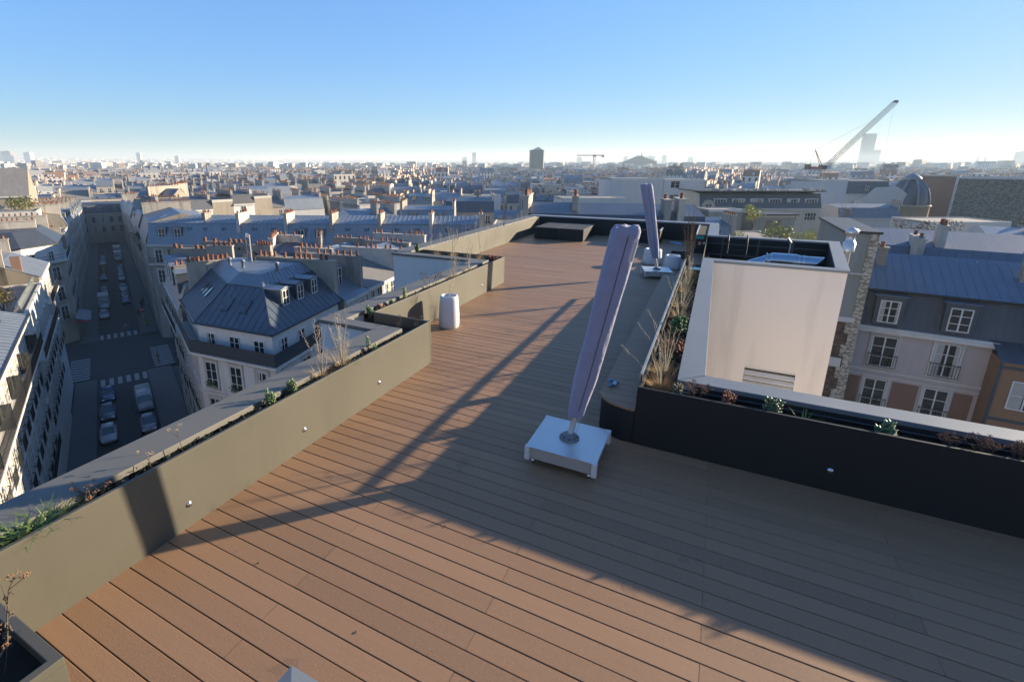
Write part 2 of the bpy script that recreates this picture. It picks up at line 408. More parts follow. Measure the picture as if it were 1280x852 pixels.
# bench with rounded end
t = thing('deck_bench', 'long low bench topped with deck boards and rounded at its near end, against the planter', 'bench')
XB, YB0, YB1, R = -.905, 5.055, 12.3, .34
out = [(-.505, YB0)]
arc = [(XB+R*1.0-R*sin(a)*1.0, YB0+.30-.30*cos(a)) for a in [i*pi/2/8 for i in range(9)]]
out = [(-.505, YB0)]+arc+[(XB+.0, YB1), (-.505, YB1)]
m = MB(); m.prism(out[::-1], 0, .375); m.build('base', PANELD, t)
m = MB()
yy = YB0-.01; k = 0
while yy < YB1:
    y2 = min(yy+.1405, YB1)
    def xl(yv):
        q = yv-YB0
        if q >= .30: return XB-.015
        q = max(q, 0); c = 1-q/.30; return XB+R-R*sqrt(max(0, 1-c*c))-.015
    n = 4 if yy < YB0+.3 else 1
    ys = [yy+(y2-yy)*i/n for i in range(n+1)]
    poly = [(-.505, ys[0])]+[(-.505, ys[-1])]+[(xl(q), q) for q in ys[::-1]]
    m.prism(poly, .378, .40); yy += .147
me = m.mesh('bench_boards', DECK); at = me.attributes.new('tint', 'FLOAT', 'FACE'); at.data.foreach_set('value', [random.Random(i//7).uniform(.3, .7) for i in range(len(me.polygons))])
obj('bench_boards', me, t)
t = thing('hose_fitting', 'small blue plastic tap fittings left on the bench', 'fittings')
BLUEP = M('blue_plastic', (.02, .20, .42), .3)
for i, (x, y_) in enumerate([(-.86, 5.62), (-.79, 5.60), (-.83, 5.50), (-.80, 5.56)]):
    MB().lathe([(.001, 0), (.018, .004), (.026, .018), (.024, .036), (.012, .046), (.001, .048)], 12, (x, y_, .40)).build('fitting', BLUEP if i < 3 else WHITEP, t)

# corner planter bottom left, with a return of the wall
t = thing('corner_planter', 'dark rimmed square planter with dead flower stems in the bottom left corner', 'planter')
X1, Y1 = -2.47, .726
m = MB(); m.box(X1-.02, X1, -.8, Y1, 0, .61); m.box(-3.55, X1-.02, Y1-.02, Y1, 0, .61); m.build('panel', PANEL, t, .003)
m = MB(); m.prism([(X1, -.8), (X1, Y1), (-3.55, Y1), (-3.55, Y1-.05), (X1-.045, Y1-.05), (X1-.045, -.8)], .61, .66); m.build('rim', PANEL, t, .004)
MB().box(X1, X1+.004, -.3, .64, .03, .55).build('panel_door', PANEL, t, .002)
MB().box(-3.55, X1-.02, -.8, Y1-.02, .3, .50).build('soil', SOIL, t)

# metal clad upstand at the bottom edge
t = thing('metal_upstand', 'corner of a pale metal clad box at the bottom edge of the picture', 'metal box')
MB().box(-1.774, -.9, .5, 1.424, 0, .185).build('body', COPINGZ, t)
m = MB(); m.faces([(-1.80, 1.45, .186), (-.9, 1.45, .186), (-.9, 1.33, .205), (-1.68, 1.33, .205)], [(0, 3, 2, 1)]); m.faces([(-1.80, 1.45, .186), (-1.80, .5, .186), (-1.68, .5, .205), (-1.68, 1.33, .205)], [(0, 1, 2, 3)])
m.box(-1.68, -.9, .5, 1.33, .186, .2045); m.build('cap', COPINGZ, t)

# parasols
FAB = None
def fabric():
    t = NT('grey_violet_canvas'); p = t.pos()
    f = t.noise(p, 4, 5); w = t.noise(p, 420, 2)
    c = t.mix(f, (.20, .21, .31), (.25, .255, .36)); c = t.mix(t.math('MULTIPLY', w, .35), c, (.15, .16, .23)); t.base(c)
    fold = t.noise(p, 7, 4, .55, (1, 1, .22)); cr = t.noise(p, 5, 3, .6, (1, 1, 2.2)); t.bump(t.math('ADD', t.math('ADD', fold, t.math('MULTIPLY', cr, .7)), t.math('MULTIPLY', w, .04)), .55, .05)
    t.set(.75, 0, .25); t.b.inputs['Sheen Weight'].default_value = .25
    return t.m
FAB = fabric()
def parasol(label, loc, lean, top, a_half, d_half, zb, rot, big=True):
    """closed parasol in a canvas cover; lean = horizontal offset per metre of height"""
    t = thing('closed_parasol', label, 'parasol', loc)
    hb = .35
    base = MB(); base.box(-hb+.03, hb-.03, -hb+.03, hb-.03, .065, .196); b = base.build('base', ALU, t, .004); b.rotation_euler = (0, 0, rot)
    plate = MB(); plate.box(-hb+.004, hb-.004, -hb+.004, hb-.004, .1962, .204); q = plate.build('top_plate', ALU, b)
    for sx in (-1, 1):
        for sy in (-1, 1):
            c = MB(); c.box(*sorted((sx*(hb-.045), sx*(hb+.004))), *sorted((sy*(hb-.045), sy*(hb+.004))), .06, .2055); c.build('corner_cap', WHITEP, b, .006)
            w = MB(); w.tube([(sx*(hb-.07)-.014, sy*(hb-.07), .03), (sx*(hb-.07)+.014, sy*(hb-.07), .03)], .03, 14); w.box(sx*(hb-.07)-.02, sx*(hb-.07)+.02, sy*(hb-.07)-.02, sy*(hb-.07)+.02, .045, .066); w.build('castor', STEEL, b)
    f = MB(); f.lathe([(.10, 0), (.10, .012), (.094, .02), (.06, .022), (.055, .05), (.048, .055)], 28, (0, 0, .2045)); fl = f.build('flange', M('grey_cast_flange', (.16, .17, .18), .45, .3), t)
    for k in range(8):
        a = 2*pi*k/8+.2; MB().lathe([(.008, 0), (.008, .008), (.001, .010)], 8, (.078*cos(a), .078*sin(a), .225)).build('bolt', BLACKM, fl)
    L = lambda z: (lean[0]*(z-.2), lean[1]*(z-.2), z)
    MB().tube([L(.22), L(top-.1)], .030, 16).build('pole', ALU, t)
    # cover: oval bag
    ax = V((cos(radians(28)+.0), sin(radians(28)), 0)); ay = V((-ax.y, ax.x, 0))
    vs, n, rows = [], 36, 46
    rnd = random.Random(3)
    for i in range(rows+1):
        f_ = i/rows; z = zb+(top-zb)*f_
        k = min(1, (f_/.22)**.7) if f_ < .22 else 1
        wx = a_half*(.66+.34*k)*(1+.012*sin(f_*9)); wy = d_half*(.60+.40*k)
        if f_ > .965: q = (1-f_)/.035; s_ = (.84+.16*sqrt(max(0, 1-(1-q)**2))); wx *= s_; wy *= s_
        wx *= (.84+.22*f_); wy *= (.85+.15*f_)
        c = V(L(z))
        for j in range(n):
            th = 2*pi*j/n; ex = 3.0
            r = (abs(cos(th))**ex+abs(sin(th))**ex)**(-1/ex)
            fold = 1+.02*sin(th*5+f_*7)+.016*sin(th*9-f_*17+1)+.012*sin(th*14+f_*9+sin(f_*20))
            if f_ < .18: fold += .07*sin(th*7+2)*(1-f_/.18)
            dz = .02*sin(th*3+1)*(1-f_) if f_ < .05 else 0
            if f_ > .97: dz += .012*sin(th*5)
            vs.append(c+(ax*cos(th)*wx+ay*sin(th)*wy)*r*fold+V((0, 0, dz)))
    fs = [(i*n+j, i*n+(j+1) % n, (i+1)*n+(j+1) % n, (i+1)*n+j) for i in range(rows) for j in range(n)]
    m = MB(); m.faces(vs, fs, 0, True)
    top_c = [vs[rows*n+j] for j in range(n)]; cc = sum(top_c, V())/n
    ring = [cc+(p-cc)*.55+V((0, 0, .012*sin(j*1.3))) for j, p in enumerate(top_c)]
    m.faces(top_c+ring+[cc+V((0, 0, -.01))], [(j, (j+1) % n, n+(j+1) % n, n+j) for j in range(n)]+[(n+j, n+(j+1) % n, 2*n) for j in range(n)], 0, True)
    cover = m.build('cover', FAB, t)
    # seam down the middle of the face, and a care tag near the top
    sd = -ay; sp = []
    j0 = n*3//4
    for i in range(2, rows-1): sp.append(vs[i*n+j0]+sd*.002)
    MB().tube(sp, .0035, 5).build('seam', M('dark_stitching', (.05, .045, .07), .8), cover)
    j1 = j0+3
    if big:
        P = [vs[(rows-3)*n+j1], vs[(rows-3)*n+j1+1], vs[(rows-7)*n+j1+1], vs[(rows-7)*n+j1]]
        P = [p+sd*.012+ax*.0 for p in P]; ctr = sum(P, V())/4
        w_, h_ = .033, .105
        u_ = V((lean[0], lean[1], 1)).normalized(); r_ = ax
        tg = MB(); tg.quad([ctr-r_*w_/2-u_*h_, ctr+r_*w_/2-u_*h_, ctr+r_*w_/2+u_*h_, ctr-r_*w_/2+u_*h_]); tg.build('label_tag', WHITEP, cover)
        ln = MB()
        for k in range(9):
            zz = -.085+k*.019; ww = w_*(.28 if k % 3 else .34); c_ = ctr+sd*.003+u_*zz
            ln.quad([c_-r_*ww-u_*.004, c_+r_*ww-u_*.004, c_+r_*ww+u_*.004, c_-r_*ww+u_*.004])
        ln.build('label_print', M('grey_print', (.25, .25, .28), .7), cover)
    # loop rope beside the pole
    MB().tube([V(L(.42))+ax*.05, V(L(.3))+ax*.06, V(L(.24))+ax*.055], .004, 5).build('cord', M('white_cord', (.6, .6, .58), .7), t)
    return t
parasol('nearest closed parasol in a violet grey cover, leaning on a square metal base', (-1.045, 4.5, 0), (.163, .085), 2.36, .122, .085, .44, 0.0)
parasol('farther closed parasol in a violet grey cover, standing beyond the bench by the white pots', (-1.21, 13.9, 0), (-.20, -.105), 2.42, .14, .095, .50, .25, False)

# pots
def pot(label, loc, h, r0, r1, rim, group=None, sq=.06):
    t = thing('plant_pot', label, 'plant pot', loc, .4)
    prof = [(r0*.93, 0), (r0*.99, .015), (r0*1.03, h*.12), (r0*1.03, h*.35), (r0*.98, h*.62), (r1*1.03, h*.88), (r1, h*.96), (r1*.93, h*.995), (r1*.82, h), (rim, h*.985), (rim*.97, h*.9), (rim*.93, h*.70)]
    MB().lathe(prof, 40, mat=0, sq=sq).build('shell', WHITEP, t)
    MB().lathe([(.001, h*.74), (rim*.97, h*.74)], 20).build('soil', SOIL, t)
    return t
pot('white rounded pot with a wispy dry grass beside the olive planter wall', (-4.13, 7.62, 0), .60, .185, .165, .125)
pot('white rounded pot standing behind the far parasol', (-1.53, 15.75, 0), .46, .255, .235, .16)
pot('low white pot at the far end of the bench beside the far parasol', (-.93, 15.2, 0), .40, .22, .20, .14)

# black boxes at back left
t = thing('storage_box', 'large low black box with a pale sunlit end, against the far planter wall', 'storage box')
BOXT = M('weathered_dark_board', (.042, .042, .04), .7, 0, .25, 6, .3)
for a, b in ((-6.40, -5.42), (-5.41, -4.43)):
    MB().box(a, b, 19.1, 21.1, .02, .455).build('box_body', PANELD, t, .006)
    m = MB()
    for i in range(12): m.box(a+.008, b-.008, 19.1+i*.167, 19.1+i*.167+.158, .456, .475)
    m.build('lid', BOXT, t)
t = thing('trough_planter', 'black trough planter with a pale rim and bare twigs behind the far parasol', 'planter')
m = MB(); m.box(-2.75, -1.75, 19.9, 19.93, 0, .5); m.box(-2.75, -1.75, 20.9, 20.93, 0, .5); m.box(-2.75, -2.72, 19.93, 20.9, 0, .5); m.box(-1.78, -1.75, 19.93, 20.9, 0, .5); m.build('body', PANELD, t)
MB().box(-1.79, -1.74, 19.88, 20.94, .501, .515).build('rim', ALU, t); MB().box(-2.72, -1.78, 19.93, 20.9, .3, .42).build('soil', SOIL, t)
m = MB()
r_ = random.Random(5)
for i in range(9): m.box(-1.25+r_.uniform(-.18, .18), -1.2+r_.uniform(.0, .25), 20.2+i*.03, 20.28+i*.03, .0+.004*i, .014+.004*i)
m.build('blue_sheet', M('pale_blue_plastic', (.25, .5, .72), .4), None, label='small crumpled blue plastic sheet on the deck at the far wall', category='plastic sheet')
t = thing('mesh_tray', 'low black tray lying on the deck behind the low white pot', 'tray')
m = MB(); m.box(-1.15, -.62, 17.0, 17.55, 0, .02); [m.box(*b) for b in ((-1.15, -1.12, 17, 17.55, .02, .16), (-.65, -.62, 17, 17.55, .02, .16), (-1.12, -.65, 17, 17.03, .02, .16), (-1.12, -.65, 17.52, 17.55, .02, .16))]; m.build('tray', BLACKM, t); 
MB().box(-1.1, -.67, 17.05, 17.5, .021, .09).build('soil', SOIL, t)

# unseen wall added behind the camera to bounce sunlight back over the terrace
WING_G = M('mid_grey_render', (.25, .24, .23), .8)
t = thing('bounce_wall', 'unseen grey wall added behind the camera to bounce light', 'building')
MB().box(-3.5, 12, -5.6, -5.2, 0, 4.0).build('wall', WING_G, t)
MB().box(-3.6, 12.1, -5.7, -5.1, 4.001, 4.2).build('coping', COPINGZ, t)
for i in range(4): MB().box(-2.4+i*3.4, -.6+i*3.4, -5.199, -5.16, 0, 2.3).build('bounce_wall_door', BLACKM, t)
# ------------------------------------------------------------------ city materials
def zinc(name, col, seam=.62, dark=.55, metal=.35, rough=.45, rand=.12):
    col = mul(col, .9)
    t = NT(name); uv = t.n('ShaderNodeUVMap').outputs[0]
    sx = t.n('ShaderNodeSeparateXYZ'); t.l(uv, sx.inputs[0])
    u = t.math('DIVIDE', sx.outputs[0], seam); fl = t.math('FLOOR', u); fr = t.math('FRACT', u)
    line = t.math('GREATER_THAN', t.math('ABSOLUTE', t.math('SUBTRACT', fr, .5)), .455)
    wn = t.n('ShaderNodeTexWhiteNoise', noise_dimensions='1D'); t.l(fl, wn.inputs['W'])
    v = t.math('ADD', t.math('DIVIDE', sx.outputs[1], 1.9), t.math('MULTIPLY', wn.outputs[0], 3))
    wn2 = t.n('ShaderNodeTexWhiteNoise', noise_dimensions='2D'); cx = t.n('ShaderNodeCombineXYZ'); t.l(fl, cx.inputs[0]); t.l(t.math('FLOOR', v), cx.inputs[1]); t.l(cx.outputs[0], wn2.inputs['Vector'])
    hl = t.math('GREATER_THAN', t.math('ABSOLUTE', t.math('SUBTRACT', t.math('FRACT', v), .5)), .488)
    nz = t.noise(t.pos(), .8, 6, .65)
    c = t.mix(nz, mul(col, .78), mul(col, 1.2))
    c = t.mix(t.math('MULTIPLY', wn2.outputs[0], .30), c, mul(col, .62))
    c = t.mix(t.math('MULTIPLY', line, .55), c, mul(col, dark)); c = t.mix(t.math('MULTIPLY', hl, .35), c, mul(col, .6))
    r = t.n('ShaderNodeObjectInfo').outputs['Random']
    c = t.mix(1., c, t.ramp(r, [(0, (1-rand*1.5,)*3), (.5, (1, 1, 1)), (1, (1+rand, 1+rand, 1+rand*.8))]), 'MULTIPLY')
    t.base(c); t.bump(t.math('ADD', t.math('MULTIPLY', line, 1.), t.math('MULTIPLY', nz, .4)), .4, .04)
    return t.set(rough, metal, .5)
ZINC = zinc('zinc_sheet_roof', (.21, .24, .28))
ZINCD = zinc('dark_zinc_sheet_roof', (.075, .09, .115))
SLATE = zinc('slate_roof', (.075, .082, .095), .34, .5, 0., .6)
TILE = zinc('grey_fibre_roof', (.20, .19, .18), .4, .5, 0, .8)
FLATR = M('gravel_flat_roof', (.27, .25, .23), .95, 0, .3, 1.2, .3)
STONE = M('cream_limestone', (.47, .41, .32), .85, 0, .14, 1.0, .1, .05, .3, .35, .22)
STONEW = M('pale_painted_wall', (.60, .57, .52), .85, 0, .08, .8, .05, .03, .3, .22, .12)
PARTY = M('bare_party_wall', (.34, .295, .235), .92, 0, .20, .5, .15, .05, .3, .5, .30)
CREAM = M('chimney_render', (.48, .44, .38), .9, 0, .25, 1.5, .15, .05, .3, .7, .42)
POT = M('terracotta', (.24, .092, .048), .8, 0, .3, 5, .1, 0, .3, 0, .45)
FRAME = M('white_window_frame', (.70, .69, .66), .5, 0, .05, 4)
GLASS = M('dark_window_glass', (.018, .024, .03), .06, 0, .4, 1.2, 0, 0, 1.0, 0, .6)
CURT = M('pale_curtain', (.42, .40, .36), .9, 0, .15, 6)
IRON = M('black_ironwork', (.016, .018, .021), .5, 0, .2, 4)
def facade(name, col, glass=(.02, .026, .034), frame=(.62, .6, .56)):
    """wall whose small far-off windows are a pattern of the wall's own surface; uv counts bays and storeys"""
    t = NT(name); uv = t.n('ShaderNodeUVMap').outputs[0]
    sx = t.n('ShaderNodeSeparateXYZ'); t.l(uv, sx.inputs[0])
    fu = t.math('ABSOLUTE', t.math('SUBTRACT', t.math('FRACT', sx.outputs[0]), .5)); fv = t.math('SUBTRACT', t.math('FRACT', sx.outputs[1]), .46)
    win = t.math('MULTIPLY', t.math('LESS_THAN', fu, .20), t.math('LESS_THAN', t.math('ABSOLUTE', fv), .33))
    inn = t.math('MULTIPLY', t.math('MULTIPLY', t.math('LESS_THAN', fu, .165), t.math('GREATER_THAN', fu, .02)), t.math('LESS_THAN', t.math('ABSOLUTE', fv), .30))
    rail = t.math('MULTIPLY', t.math('LESS_THAN', fu, .24), t.math('LESS_THAN', t.math('ABSOLUTE', t.math('ADD', fv, .25)), .09))
    band = t.math('GREATER_THAN', fv, .50)
    wn = t.n('ShaderNodeTexWhiteNoise', noise_dimensions='2D'); f2 = t.n('ShaderNodeVectorMath', operation='FLOOR'); t.l(uv, f2.inputs[0]); t.l(f2.outputs[0], wn.inputs['Vector'])
    r = t.n('ShaderNodeObjectInfo').outputs['Random']
    tint = t.ramp(r, [(0, mul(col, .72)), (.3, col), (.55, (.56, .54, .50)), (.8, (.50, .42, .31)), (1, (.40, .36, .31))])
    nz = t.noise(t.pos(), .7, 5); c = t.mix(t.math('MULTIPLY', nz, .35), tint, (.20, .17, .13))
    c = t.mix(t.math('MULTIPLY', band, .5), c, (.26, .23, .19))
    c = t.mix(win, c, frame); c = t.mix(inn, c, t.mix(t.math('GREATER_THAN', wn.outputs[0], .74), glass, (.30, .29, .26)))
    c = t.mix(t.math('MULTIPLY', rail, .75), c, (.02, .022, .026)); t.base(c)
    t.l(t.math('SUBTRACT', .85, t.math('MULTIPLY', inn, .7)), t.b.inputs['Roughness'])
    return t.m
FACADE = facade('stone_facade', (.38, .335, .275))

BROWN = M('brown_render_panel', (.23, .135, .095), .85, 0, .10, 1.5, .08)
# shared small meshes
def pot_mesh(n=7):
    m = MB(); m.lathe([(.14, 0), (.16, .05), (.13, .09), (.115, .36), (.14, .40), (.135, .44), (.08, .44), (.07, .35)], n); return m.mesh('chimney_pot', POT)
POTM = pot_mesh()
def win_meshes(w, h, balcony=True, cols=2, rows=3, arch=False):
    """origin at the middle of the sill on the wall face; the wall's outside is -y"""
    m = MB(); e = .055
    m.box(-w/2, -w/2+e, -.06, .0, 0, h); m.box(w/2-e, w/2, -.06, .0, 0, h)
    m.box(-w/2+e, w/2-e, -.06, 0, h-e, h); m.box(-w/2+e, w/2-e, -.06, 0, 0, e)
    for k in range(1, cols): x = -w/2+w*k/cols; m.box(x-.035, x+.035, -.055, 0, e, h-e)
    for k in range(1, rows): z = h*k/rows; m.box(-w/2+e, w/2-e, -.045, 0, z-.018, z+.018)
    fr = m.mesh('window', FRAME)
    g = MB(); g.box(-w/2+.03, w/2-.03, -.03, -.012, .03, h-.03); gl = g.mesh('pane', GLASS)
    s = MB(); s.box(-w/2-.16, w/2+.16, -.16, .0, -.10, -.02); s.box(-w/2-.15, -w/2-.02, -.09, 0, -.02, h+.1); s.box(w/2+.02, w/2+.15, -.09, 0, -.02, h+.1); s.box(-w/2-.15, w/2+.15, -.10, 0, h+.1, h+.24)
    su = s.mesh('surround', STONEW)
    b = MB(); b.box(-w/2-.12, w/2+.12, -.30, -.27, .85, .89); b.box(-w/2-.12, w/2+.12, -.30, -.28, .02, .05)
    n = int(w/.11)
    for k in range(n+1): x = -w/2-.1+(w+.2)*k/n; b.box(x-.012, x+.012, -.295, -.275, .05, .85)
    for x in (-w/2-.12, w/2+.09): b.box(x, x+.03, -.28, 0, .85, .89)
    ba = b.mesh('balcony_rail', IRON)
    c = MB(); k_ = w*random.uniform(.22, .5); c.box(-w/2+.03, w/2-.03, -.028, -.014, .03, h-.03, 0); c.box(-w/2+.04, -w/2+k_, -.034, -.029, .04, h-.04, 1); c.box(w/2-k_*.6, w/2-.04, -.034, -.029, .04, h-.04, 1)
    return fr, gl, su, ba, c.mesh('pane', [GLASS, CURT])
WIN_T = win_meshes(1.15, 2.15); WIN_S = win_meshes(1.0, 1.45); WIN_B = win_meshes(2.6, 1.7, False, 4, 2)
def window(parent, p, ang, kind=WIN_T, surround=True, balcony=True):
    """ang: direction of the outward normal"""
    rz = ang+pi/2
    w = obj('window', kind[0], parent, p, rz); obj('pane', kind[1] if random.random() < .7 else kind[4], w)
    if surround: obj('surround', kind[2], w)
    if balcony: obj('balcony_rail', kind[3], w)
    return w
def dormer_mesh():
    """dormer: origin at sill middle, front face at y=0, outside -y, runs back 2 m"""
    m = MB(); w, h = 1.5, 1.75
    m.hexa([(-w/2, 0, -.15), (w/2, 0, -.15), (w/2, 2.2, -.15), (-w/2, 2.2, -.15), (-w/2, 0, h), (w/2, 0, h), (w/2, 2.2, h), (-w/2, 2.2, h)], 0)
    m.faces([(-w/2-.12, -.14, h+.003), (w/2+.12, -.14, h+.003), (w/2+.12, 2.2, h+.003), (-w/2-.12, 2.2, h+.003), (-w/2-.12, -.14, h+.1), (w/2+.12, -.14, h+.1), (w/2+.12, 2.2, h+.1), (-w/2-.12, 2.2, h+.1), (0, -.14, h+.32), (0, 2.2, h+.32)],
            [(0, 1, 5, 4), (1, 2, 6, 5), (3, 0, 4, 7), (4, 5, 8), (5, 6, 9, 8), (7, 4, 8, 9), (3, 2, 1, 0)], 1)
    return m.mesh('dormer', [ZINCD, ZINC])
DORM = dormer_mesh()
DORMW = MB().box(-.5, .5, -.02, .0, .05, 1.6).mesh('pane', GLASS)
def dwf():
    m = MB()
    for a, b, c, d in ((-.56, -.48, .0, 1.66), (.48, .56, .0, 1.66), (-.48, .48, 1.58, 1.66), (-.48, .48, .0, .08), (-.04, .04, .08, 1.58), (-.48, -.04, .8, .84), (.04, .48, .8, .84)): m.box(a, b, -.05, -.003, c, d)
    return m.mesh('window', FRAME)
DORMF = dwf()
def dormer(parent, p, ang):
    o = obj('dormer', DORM, parent, p, ang+pi/2); f = obj('window', DORMF, o); obj('pane', DORMW, o); return o
SKYL = MB().box(-.45, .45, -.7, .7, 0, .07, 0).box(-.37, .37, -.62, .62, .071, .08, 1).mesh('skylight', [ZINCD, GLASS])

def chimney(parent, a, b, thick, z0, z1, pots, mat=CREAM, far=False, rnd=random, both=False):
    """stack running from a to b (plan points relative to parent), with a row of clay pots"""
    a = V((a[0], a[1], 0)); b = V((b[0], b[1], 0)); e = (b-a); L = e.length; e.normalize(); n = V((-e.y, e.x, 0))*thick/2
    m = MB()
    P = [a-n, b-n, b+n, a+n]
    m.hexa([p+V((0, 0, z0)) for p in P]+[p+V((0, 0, z1-.14)) for p in P])
    k = 1.25; n2 = n*k; e2 = e*.06
    Q = [a-n2-e2, b-n2+e2, b+n2+e2, a+n2-e2]
    m.hexa([p+V((0, 0, z1-.139)) for p in Q]+[p+V((0, 0, z1)) for p in Q])
    pts = []
    for i in range(pots):
        if rnd.random() < .16: continue
        f = (i+.5)/pots; q = a+e*(L*f)+V((0, 0, z1))
        pts.append((q, rnd.uniform(.75, 1.25)))
    if far:
        for q, s in pts:
            r = .14; h = .42*s
            vs = [(q.x+r*c*f, q.y+r*d_*f, q.z+zz) for zz, f in ((0, 1.1), (h, .9)) for c, d_ in ((-1, -1), (1, -1), (1, 1), (-1, 1))]
            m.faces(vs, [(4, 5, 6, 7), (0, 1, 5, 4), (1, 2, 6, 5), (2, 3, 7, 6), (3, 0, 4, 7)], 1)
        return m.build('chimney', [mat, POT], parent)
    o = m.build('chimney', [mat, POT], parent)
    for q, s in pts:
        c = obj('chimney_pot', POTM, o, q, rnd.uniform(0, 6)); c.scale = (1, 1, s)
    return o

def profile(depth, ze, kind, mans, top):
    if kind == 'mansard':
        i = mans*.32; return [(-.15, ze), (i, ze+mans), (depth/2, ze+mans+top), (depth-i, ze+mans), (depth+.15, ze)]
    if kind == 'gable': return [(-.2, ze), (depth/2, ze+mans+top), (depth+.2, ze)]
    if kind == 'shed': return [(-.2, ze), (depth*.9, ze+mans+top), (depth, ze)]
    if kind == 'low': return [(-.2, ze), (depth*.25, ze+mans*.45), (depth/2, ze+mans*.55+top*.4), (depth*.75, ze+mans*.45), (depth+.2, ze)]
    return [(0, ze), (0, ze+.5), (depth, ze+.5), (depth, ze)]

def house(label, A, B, depth, ze, kind='mansard', mans=2.7, top=1.2, roof=None, wall=None, front=None, cat='building', group=None, name='apartment_building',
          chim=(), z0=GZ, bays=None, floor=3.05, cornice=True, dorm=0, far=False, party=None, backdorm=0, rnd=random, farpots=True, clutter=0):
    """A to B is the front edge in plan, the house stands to its left; chim: (u fraction, v0, v1, height over ridge, pots)"""
    A = V((A[0], A[1], 0)); B = V((B[0], B[1], 0)); e = B-A; L = e.length; e.normalize(); ni = V((-e.y, e.x, 0))
    rz = atan2(e.y, e.x); ang_out = -pi/2      # local frame: x along the front, y inwards
    t = thing(name, label, cat, A, rz, group)
    roof = roof or ZINC; wall = wall or FACADE; party = party or PARTY
    pr = profile(depth, ze, kind, mans, top)
    m = MB(); nb = bays or max(2, round(L/2.9)); nf = (ze-z0)/floor
    fuv = [(0, 0), (nb, 0), (nb, nf), (0, nf)]
    m.quad([(0, 0, z0), (L, 0, z0), (L, 0, ze), (0, 0, ze)], 0, [(0, -nf), (nb, -nf), (nb, 0), (0, 0)])
    m.quad([(L, depth, z0), (0, depth, z0), (0, depth, ze), (L, depth, ze)], 0, [(0, -nf), (nb, -nf), (nb, 0), (0, 0)])
    side = [(0, z0), (depth, z0)]+[(min(max(v, 0), depth), z) for v, z in pr[::-1]]
    cl = []
    for q in side:
        if not cl or (abs(cl[-1][0]-q[0])+abs(cl[-1][1]-q[1])) > .01: cl.append(q)
    m.quad([(0, v, z) for v, z in cl][::-1], 1); m.quad([(L, v, z) for v, z in cl], 1)
    m.build('wall', [wall, party], t)
    m = MB()
    if kind == 'flat':
        m.quad([(.25, .25, ze+.35), (L-.25, .25, ze+.35), (L-.25, depth-.25, ze+.35), (.25, depth-.25, ze+.35)], 1)
        for x0, x1, y0, y1 in ((0, L, 0, .25), (0, L, depth-.25, depth), (0, .25, .25, depth-.25), (L-.25, L, .25, depth-.25)): m.box(x0, x1, y0, y1, ze+.002, ze+.5, 0)
        m.build('roof', [STONEW, FLATR], t)
    else:
        cum = 0
        for (v0, za), (v1, zb) in zip(pr, pr[1:]):
            l = hypot(v1-v0, zb-za)
            m.quad([(0.02, v0, za), (L-.02, v0, za), (L-.02, v1, zb), (.02, v1, zb)], 0, [(0, cum), (L, cum), (L, cum+l), (0, cum+l)]); cum += l
        m.build('roof', roof, t)
        if cornice and not far:
            MB().box(0, L, -.28, -.002, ze-.35, ze-.02).build('cornice', STONEW, t)
    for (f, v0, v1, h, npots) in chim:
        x = .25 if f <= 0 else (L-.25 if f >= 1 else L*f)
        zr = max(z for _, z in pr)
        zb = ze if (f <= 0 or f >= 1) else ze+mans*.5
        chimney(t, (x, v0), (x, v1), .5, zb-.5, zr+h, npots if farpots else 0, CREAM, far, rnd)
    for k in range(dorm):
        x = L*(k+.5)/dorm
        dormer(t, (x, .15 if kind == 'mansard' else .6, ze+.45), -pi/2)
    for k in range(backdorm):
        x = L*(k+.5)/backdorm; dormer(t, (x, depth-.15, ze+.45), pi/2)
    return t, L
def facade_windows(t, L, xs, zs, kind=WIN_T, balcony=True, surround=True, y=0.):
    for z in zs:
        for x in xs: window(t, (x, y, z), -pi/2, kind, surround, balcony)
def balcony_run(t, x0, x1, z, out=.75, y=0.):
    m = MB(); m.box(x0, x1, y-out, y-.002, z-.18, z); m.build('balcony_slab', STONEW, t)
    m = MB(); n = int((x1-x0)/.22)
    for k in range(n+1): x = x0+.03+(x1-x0-.06)*k/n; m.box(x-.014, x+.014, y-out+.03, y-out+.06, z, z+.95)
    m.box(x0, x1, y-out+.02, y-out+.07, z+.95, z+1.0); m.box(x0, x1, y-out+.03, y-out+.06, z+.45, z+.48)
    m.build('balcony_rail', IRON, t)

def inset(poly, dist):
    """inset a ccw polygon; dist may be one number or one per edge"""
    n = len(poly); ds = dist if isinstance(dist, (list, tuple)) else [dist]*n; out = []
    ln = []
    for i in range(n):
        a, b = V(poly[i]), V(poly[(i+1) % n]); e = (b-a).normalized(); nn = V((-e.y, e.x)); ln.append((a+nn*ds[i], e))
    for i in range(n):
        (p, e), (q, g) = ln[i-1], ln[i]; den = e.x*g.y-e.y*g.x
        if abs(den) < 1e-6: out.append(tuple(q)); continue
        k = ((q.x-p.x)*g.y-(q.y-p.y)*g.x)/den; out.append((p.x+e.x*k, p.y+e.y*k))
    return out
